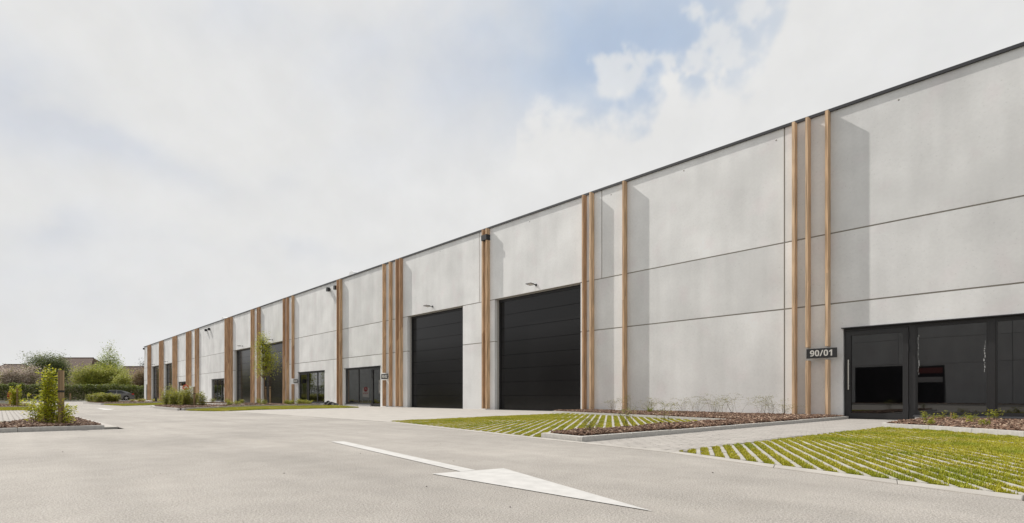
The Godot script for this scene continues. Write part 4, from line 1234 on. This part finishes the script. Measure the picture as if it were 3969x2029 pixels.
	for s in [[-31.0, 6.2, 0.35], [-31.6, 5.6, 0.35], [-31.9, 4.2, 0.45], [-31.4, 3.0, 0.4], [-31.7, 2.3, 0.5], [-31.2, 1.9, 0.42], [-32.9, 1.4, 0.4], [-34.5, 1.1, 0.42], [-36.0, 1.0, 0.4], [-37.4, 0.9, 0.35], [-42.6, 1.0, 0.55], [-44.2, 1.6, 0.4], [-47.5, 1.7, 0.45], [-50.0, 2.2, 0.5], [-53.0, 3.0, 0.4]]:
		shrub("low_plant", "small yellow green shrub in the mulch strip before the far units", "plant", V(s[0], 0.02, s[1]), s[2] * 0.85, s[2] * 0.75, 9, 7, 0.06, gpal, 0.4, "low shrubs before the far units", 0.1)
	mulch_on([Vector2(-56, 3.9), Vector2(-56, 1.9), Vector2(-42, 0.45), Vector2(-33.5, 0.5), Vector2(-30.95, 0.6), Vector2(-31.0, 1.28), Vector2(-33.5, 1.7), Vector2(-42, 1.8)], 300, 0.012, "bark mulch strip before the far loading doors", false)
	# dumped black sacks
	var sk := MB.new()
	for k in 3:
		var c := V(-31.5 + k * 0.42, 0.05, 0.62)
		for a in 9:
			for e in 4:
				var P := func(ai: int, ei: int):
					var aa := TAU * ai / 9; var ee := PI / 2 * ei / 4.0
					var rr := 1.0 + 0.25 * sin(aa * 3.0 + k * 2.0 + ei)
					return c + V(cos(aa) * cos(ee) * 0.26 * rr, sin(ee) * (0.20 - 0.05 * k) * rr, sin(aa) * cos(ee) * 0.2 * rr)
				sk.quad(P.call(a + 1, e), P.call(a, e), P.call(a, e + 1), P.call(a + 1, e + 1))
	tag(put(sk, "plastic_sheet", M.plastic_black, self), "crumpled black plastic heap at the foot of the wall", "plastic")
	# street tree and stakes
	tree("street_tree", "slim young pear tree with fresh leaves before a loading door", V(-41.0, 0.0, 1.0), 5.1, [[-0.15, 3.6, 0.1, 0.45, 1.3, 0.45], [0.30, 3.0, -0.3, 0.45, 0.8, 0.4], [-0.25, 4.6, 0.1, 0.25, 0.55, 0.25], [-0.3, 2.4, 0.2, 0.3, 0.5, 0.3]], 4200, 0.085, [Color(0.38, 0.41, 0.03), Color(0.52, 0.51, 0.04), Color(0.26, 0.31, 0.03)], M.bark, "", 0.06, 0.0, 4)
	post("tree_stake", "left stake supporting the street tree", "stake", V(-41.1, 0.0, 0.95), 1.25, 0.05, 1.1)
	post("tree_stake", "right stake supporting the street tree", "stake", V(-40.62, 0.0, 0.80), 1.25, 0.05, 1.1)
	# board on its post
	var sg := base("letting_board", V(-40.2, 0.0, 6.2))
	tag(sg, "white letting board with a red disc above the saplings", "sign")
	sg.rotation.y = atan2(40.2, 8.8)
	var bd := MB.new()
	bd.box(V(-0.32, 0.50, -0.01), V(0.32, 1.22, 0.01))
	put(bd, "board", M.white_board, sg)
	var disc := MB.new()
	disc.tube(V(0, 1.12, 0.0105), V(0, 1.12, 0.016), 0.19, 0.19, 28, true)
	put(disc, "red_disc", M.red_print, sg)
	for tx in [["DE", 1.20, 0.10, "white_board", 0.0165], ["VOS", 1.10, 0.13, "white_board", 0.0165], ["TE HUUR", 0.80, 0.13, "red_print", 0.0115]]:
		var t := TextMesh.new()
		var f := SystemFont.new()
		f.font_names = PackedStringArray(["Droid Sans"]); f.font_weight = 700
		t.font = f; t.text = tx[0]; t.font_size = 48; t.pixel_size = tx[2] / 48.0; t.depth = 0.002
		var tl := put(t, "lettering", M[tx[3]], sg)
		tl.position = V(0, tx[1], tx[4])
	for sx in [-0.3, 0.3]:
		var pm := MB.new()
		pm.tube(V(sx, -0.05, -0.03), V(sx, 1.22, -0.03), 0.02, 0.02, 8, true)
		put(pm, "leg", M.steel, sg)
	var bo := MB.new()
	bo.tube(V(0, -0.05, 0), V(0, 0.43, 0), 0.075, 0.075, 16); bo.tube(V(0, 0.43, 0), V(0, 0.46, 0), 0.075, 0.05, 16, true)
	var bol := put(bo, "bollard", M.frame_metal, self)
	bol.position = V(-55.6, 0.0, 5.1)
	tag(bol, "short dark grey round bollard before the far loading doors", "bollard")
	# island bushes by the car
	for k in 16:
		shrub("sapling", "dense green sapling in the clump before the parked car", "sapling", V(R(-61.0, -53.6), 0.06, R(8.0, 9.4)), R(0.6, 0.85), 0.5, 10, 13, 0.10, gpal + dull, 0.15, "saplings before the parked car", 0.0)
	for k in 14:
		shrub("low_plant", "low yellowish plant in the bed under the parked car's side", "plant", V(R(-66, -56), 0.03, R(3.6, 6.0)), R(0.2, 0.35), 0.45, 8, 6, 0.08, [Color(0.36, 0.33, 0.06), Color(0.22, 0.24, 0.04), Color(0.42, 0.34, 0.10)], 0.3, "low plants before the parked car", 0.0)
	car(V(-90.7, 0.0, 3.85), 0.0)
	post("wooden_stake", "pale wooden stake before the dark hedge", "stake", V(-90.5, 0.0, 8.3), 0.95, 0.09, 0.0)

	# ---- beyond the site
	var hp := [Color(0.10, 0.14, 0.028), Color(0.15, 0.19, 0.035), Color(0.07, 0.10, 0.02), Color(0.24, 0.25, 0.05)]
	hedge("tall clipped dark green hedge behind the parked car", V(-96, 0, -6), V(-96, 0, 20), 2.2, 1.4, 34000, hp)
	hedge("hedge running on behind the facing warehouse", V(-96, 0, 20.5), V(-96, 0, 50), 2.6, 1.6, 24000, hp)
	var mid := [Color(0.32, 0.36, 0.06), Color(0.42, 0.43, 0.075), Color(0.24, 0.29, 0.045), Color(0.48, 0.46, 0.13)]
	var dark := [Color(0.15, 0.19, 0.07), Color(0.20, 0.24, 0.095), Color(0.11, 0.145, 0.055), Color(0.29, 0.31, 0.15)]
	var birch := [Color(0.31, 0.37, 0.07), Color(0.40, 0.45, 0.10), Color(0.22, 0.28, 0.05)]
	var pink := [Color(0.56, 0.46, 0.42), Color(0.40, 0.32, 0.26), Color(0.27, 0.27, 0.11), Color(0.66, 0.58, 0.52)]
	var rust := [Color(0.24, 0.15, 0.09), Color(0.33, 0.22, 0.14), Color(0.22, 0.22, 0.07), Color(0.42, 0.32, 0.23)]
	tree("birch_tree", "tall slender birch with a pointed airy crown beyond the hedge", V(-116.6, 0, 1.0), 10.2, [[0, 4.6, 0, 2.3, 1.9, 2.2], [0, 6.6, 0, 1.25, 1.2, 1.2], [0, 8.3, 0, 0.65, 1.1, 0.65], [0, 9.6, 0, 0.3, 0.6, 0.3], [-0.9, 6.6, 1.2, 0.6, 0.6, 0.6]], 8000, 0.19, birch, M.bark_pale, "", 0.12, 0.5, 7)
	tree("round_tree", "broad grey green tree with a rounded crown beyond the hedge", V(-114.9, 0, 9.2), 7.8, [[0, 4.4, 0, 3.0, 2.4, 2.9], [0.3, 6.2, -0.6, 1.7, 1.1, 1.7], [-0.6, 6.3, 1.7, 1.1, 0.9, 1.1]], 15000, 0.21, dark, M.bark, "", 0.2, 0.0, 9)
	tree("willow_tree", "wide yellow green willow drooping over the hedge", V(-107.5, 0, 3.2), 5.4, [[0, 3.2, 0, 2.0, 1.9, 2.6], [-0.5, 3.6, 2.4, 1.6, 1.4, 1.4], [0.4, 3.4, -2.4, 1.5, 1.4, 1.3]], 16000, 0.20, mid, M.bark, "", 0.15, 0.4, 8)
	tree("blossom_tree", "low tree with pale pink blossom at the left of the hedge", V(-107.4, 0, 12.6), 4.4, [[0, 2.9, 0, 1.7, 1.3, 2.2], [0, 3.5, 1.4, 1.0, 1.0, 1.1], [0.2, 4.0, -1.4, 0.8, 0.9, 0.8]], 9000, 0.19, pink, M.bark, "", 0.1, 0.0, 7)
	tree("copper_tree", "copper brown bushy tree next to the warehouse corner", V(-101.5, 0, -1.6), 4.6, [[0, 3.0, 0, 1.6, 1.5, 1.8], [0.2, 3.6, -1.6, 1.2, 1.1, 1.2]], 9000, 0.19, rust, M.bark, "", 0.1, 0.0, 7)
	tree("leafy_tree", "fresh green bushy tree between willow and copper tree", V(-100.5, 0, 1.4), 3.9, [[0, 2.6, 0, 1.3, 1.2, 1.1]], 4000, 0.17, mid, M.bark, "", 0.08, 0.0, 7)
	tree("pine_tree", "dark pine showing behind the warehouse corner", V(-150, 0, -10.4), 9.6, [[0, 7.0, 0, 1.8, 2.2, 1.8]], 2600, 0.25, [Color(0.03, 0.045, 0.015), Color(0.06, 0.065, 0.03)], M.bark, "", 0.2, 0.0, 8)
	tree("leafy_tree", "green tree at the far left end of the hedge", V(-110.5, 0, 15.6), 3.6, [[0, 2.6, 0, 1.4, 1.1, 1.8]], 4200, 0.18, mid, M.bark, "", 0.1, 0.0, 7)
	for s in [[-112, 30, 6.5], [-118, 40, 8.0], [-108, 48, 6.0], [-125, 24, 7.0]]:
		tree("leafy_tree", "green tree behind the facing warehouse", V(s[0], 0, s[1]), s[2], [[0, s[2] * 0.6, 0, 2.6, s[2] * 0.36, 2.6]], 4500, 0.27, mid, M.bark, "trees behind the facing warehouse", 0.14, 0.0, 6)
	var ry := atan2(0.73262, 0.68064)
	house("brick_house", "big house with a brown tiled hipped roof behind the trees", V(-170.5, 0, 1.2), ry, 15.0, 12.0, 6.2, 9.9, 3.4, M.roof_tile, M.brick)
	house("brick_house", "lower brown roofed house at the far left", V(-167.0, 0, 12.4), ry, 11.0, 10.0, 5.2, 7.7, 3.0, M.roof_tile, M.brick)
	house("white_house", "white house with a dark roof at the left edge", V(-178, 0, 16.5), ry, 12.0, 9.0, 5.0, 7.2, 0.0, M.roof_dark, M.render_white)
	house("brick_house", "gabled brown house beside the warehouse corner", V(-143.0, 0, -7.4), ry, 7.0, 9.0, 4.4, 7.0, 0.0, M.roof_tile, M.brick)
	house("brick_house", "tiled house seen only in the window reflections", V(-135, 0, 34), ry + 1.2, 14.0, 10.0, 4.5, 8.5, 0.0, M.roof_tile, M.brick)
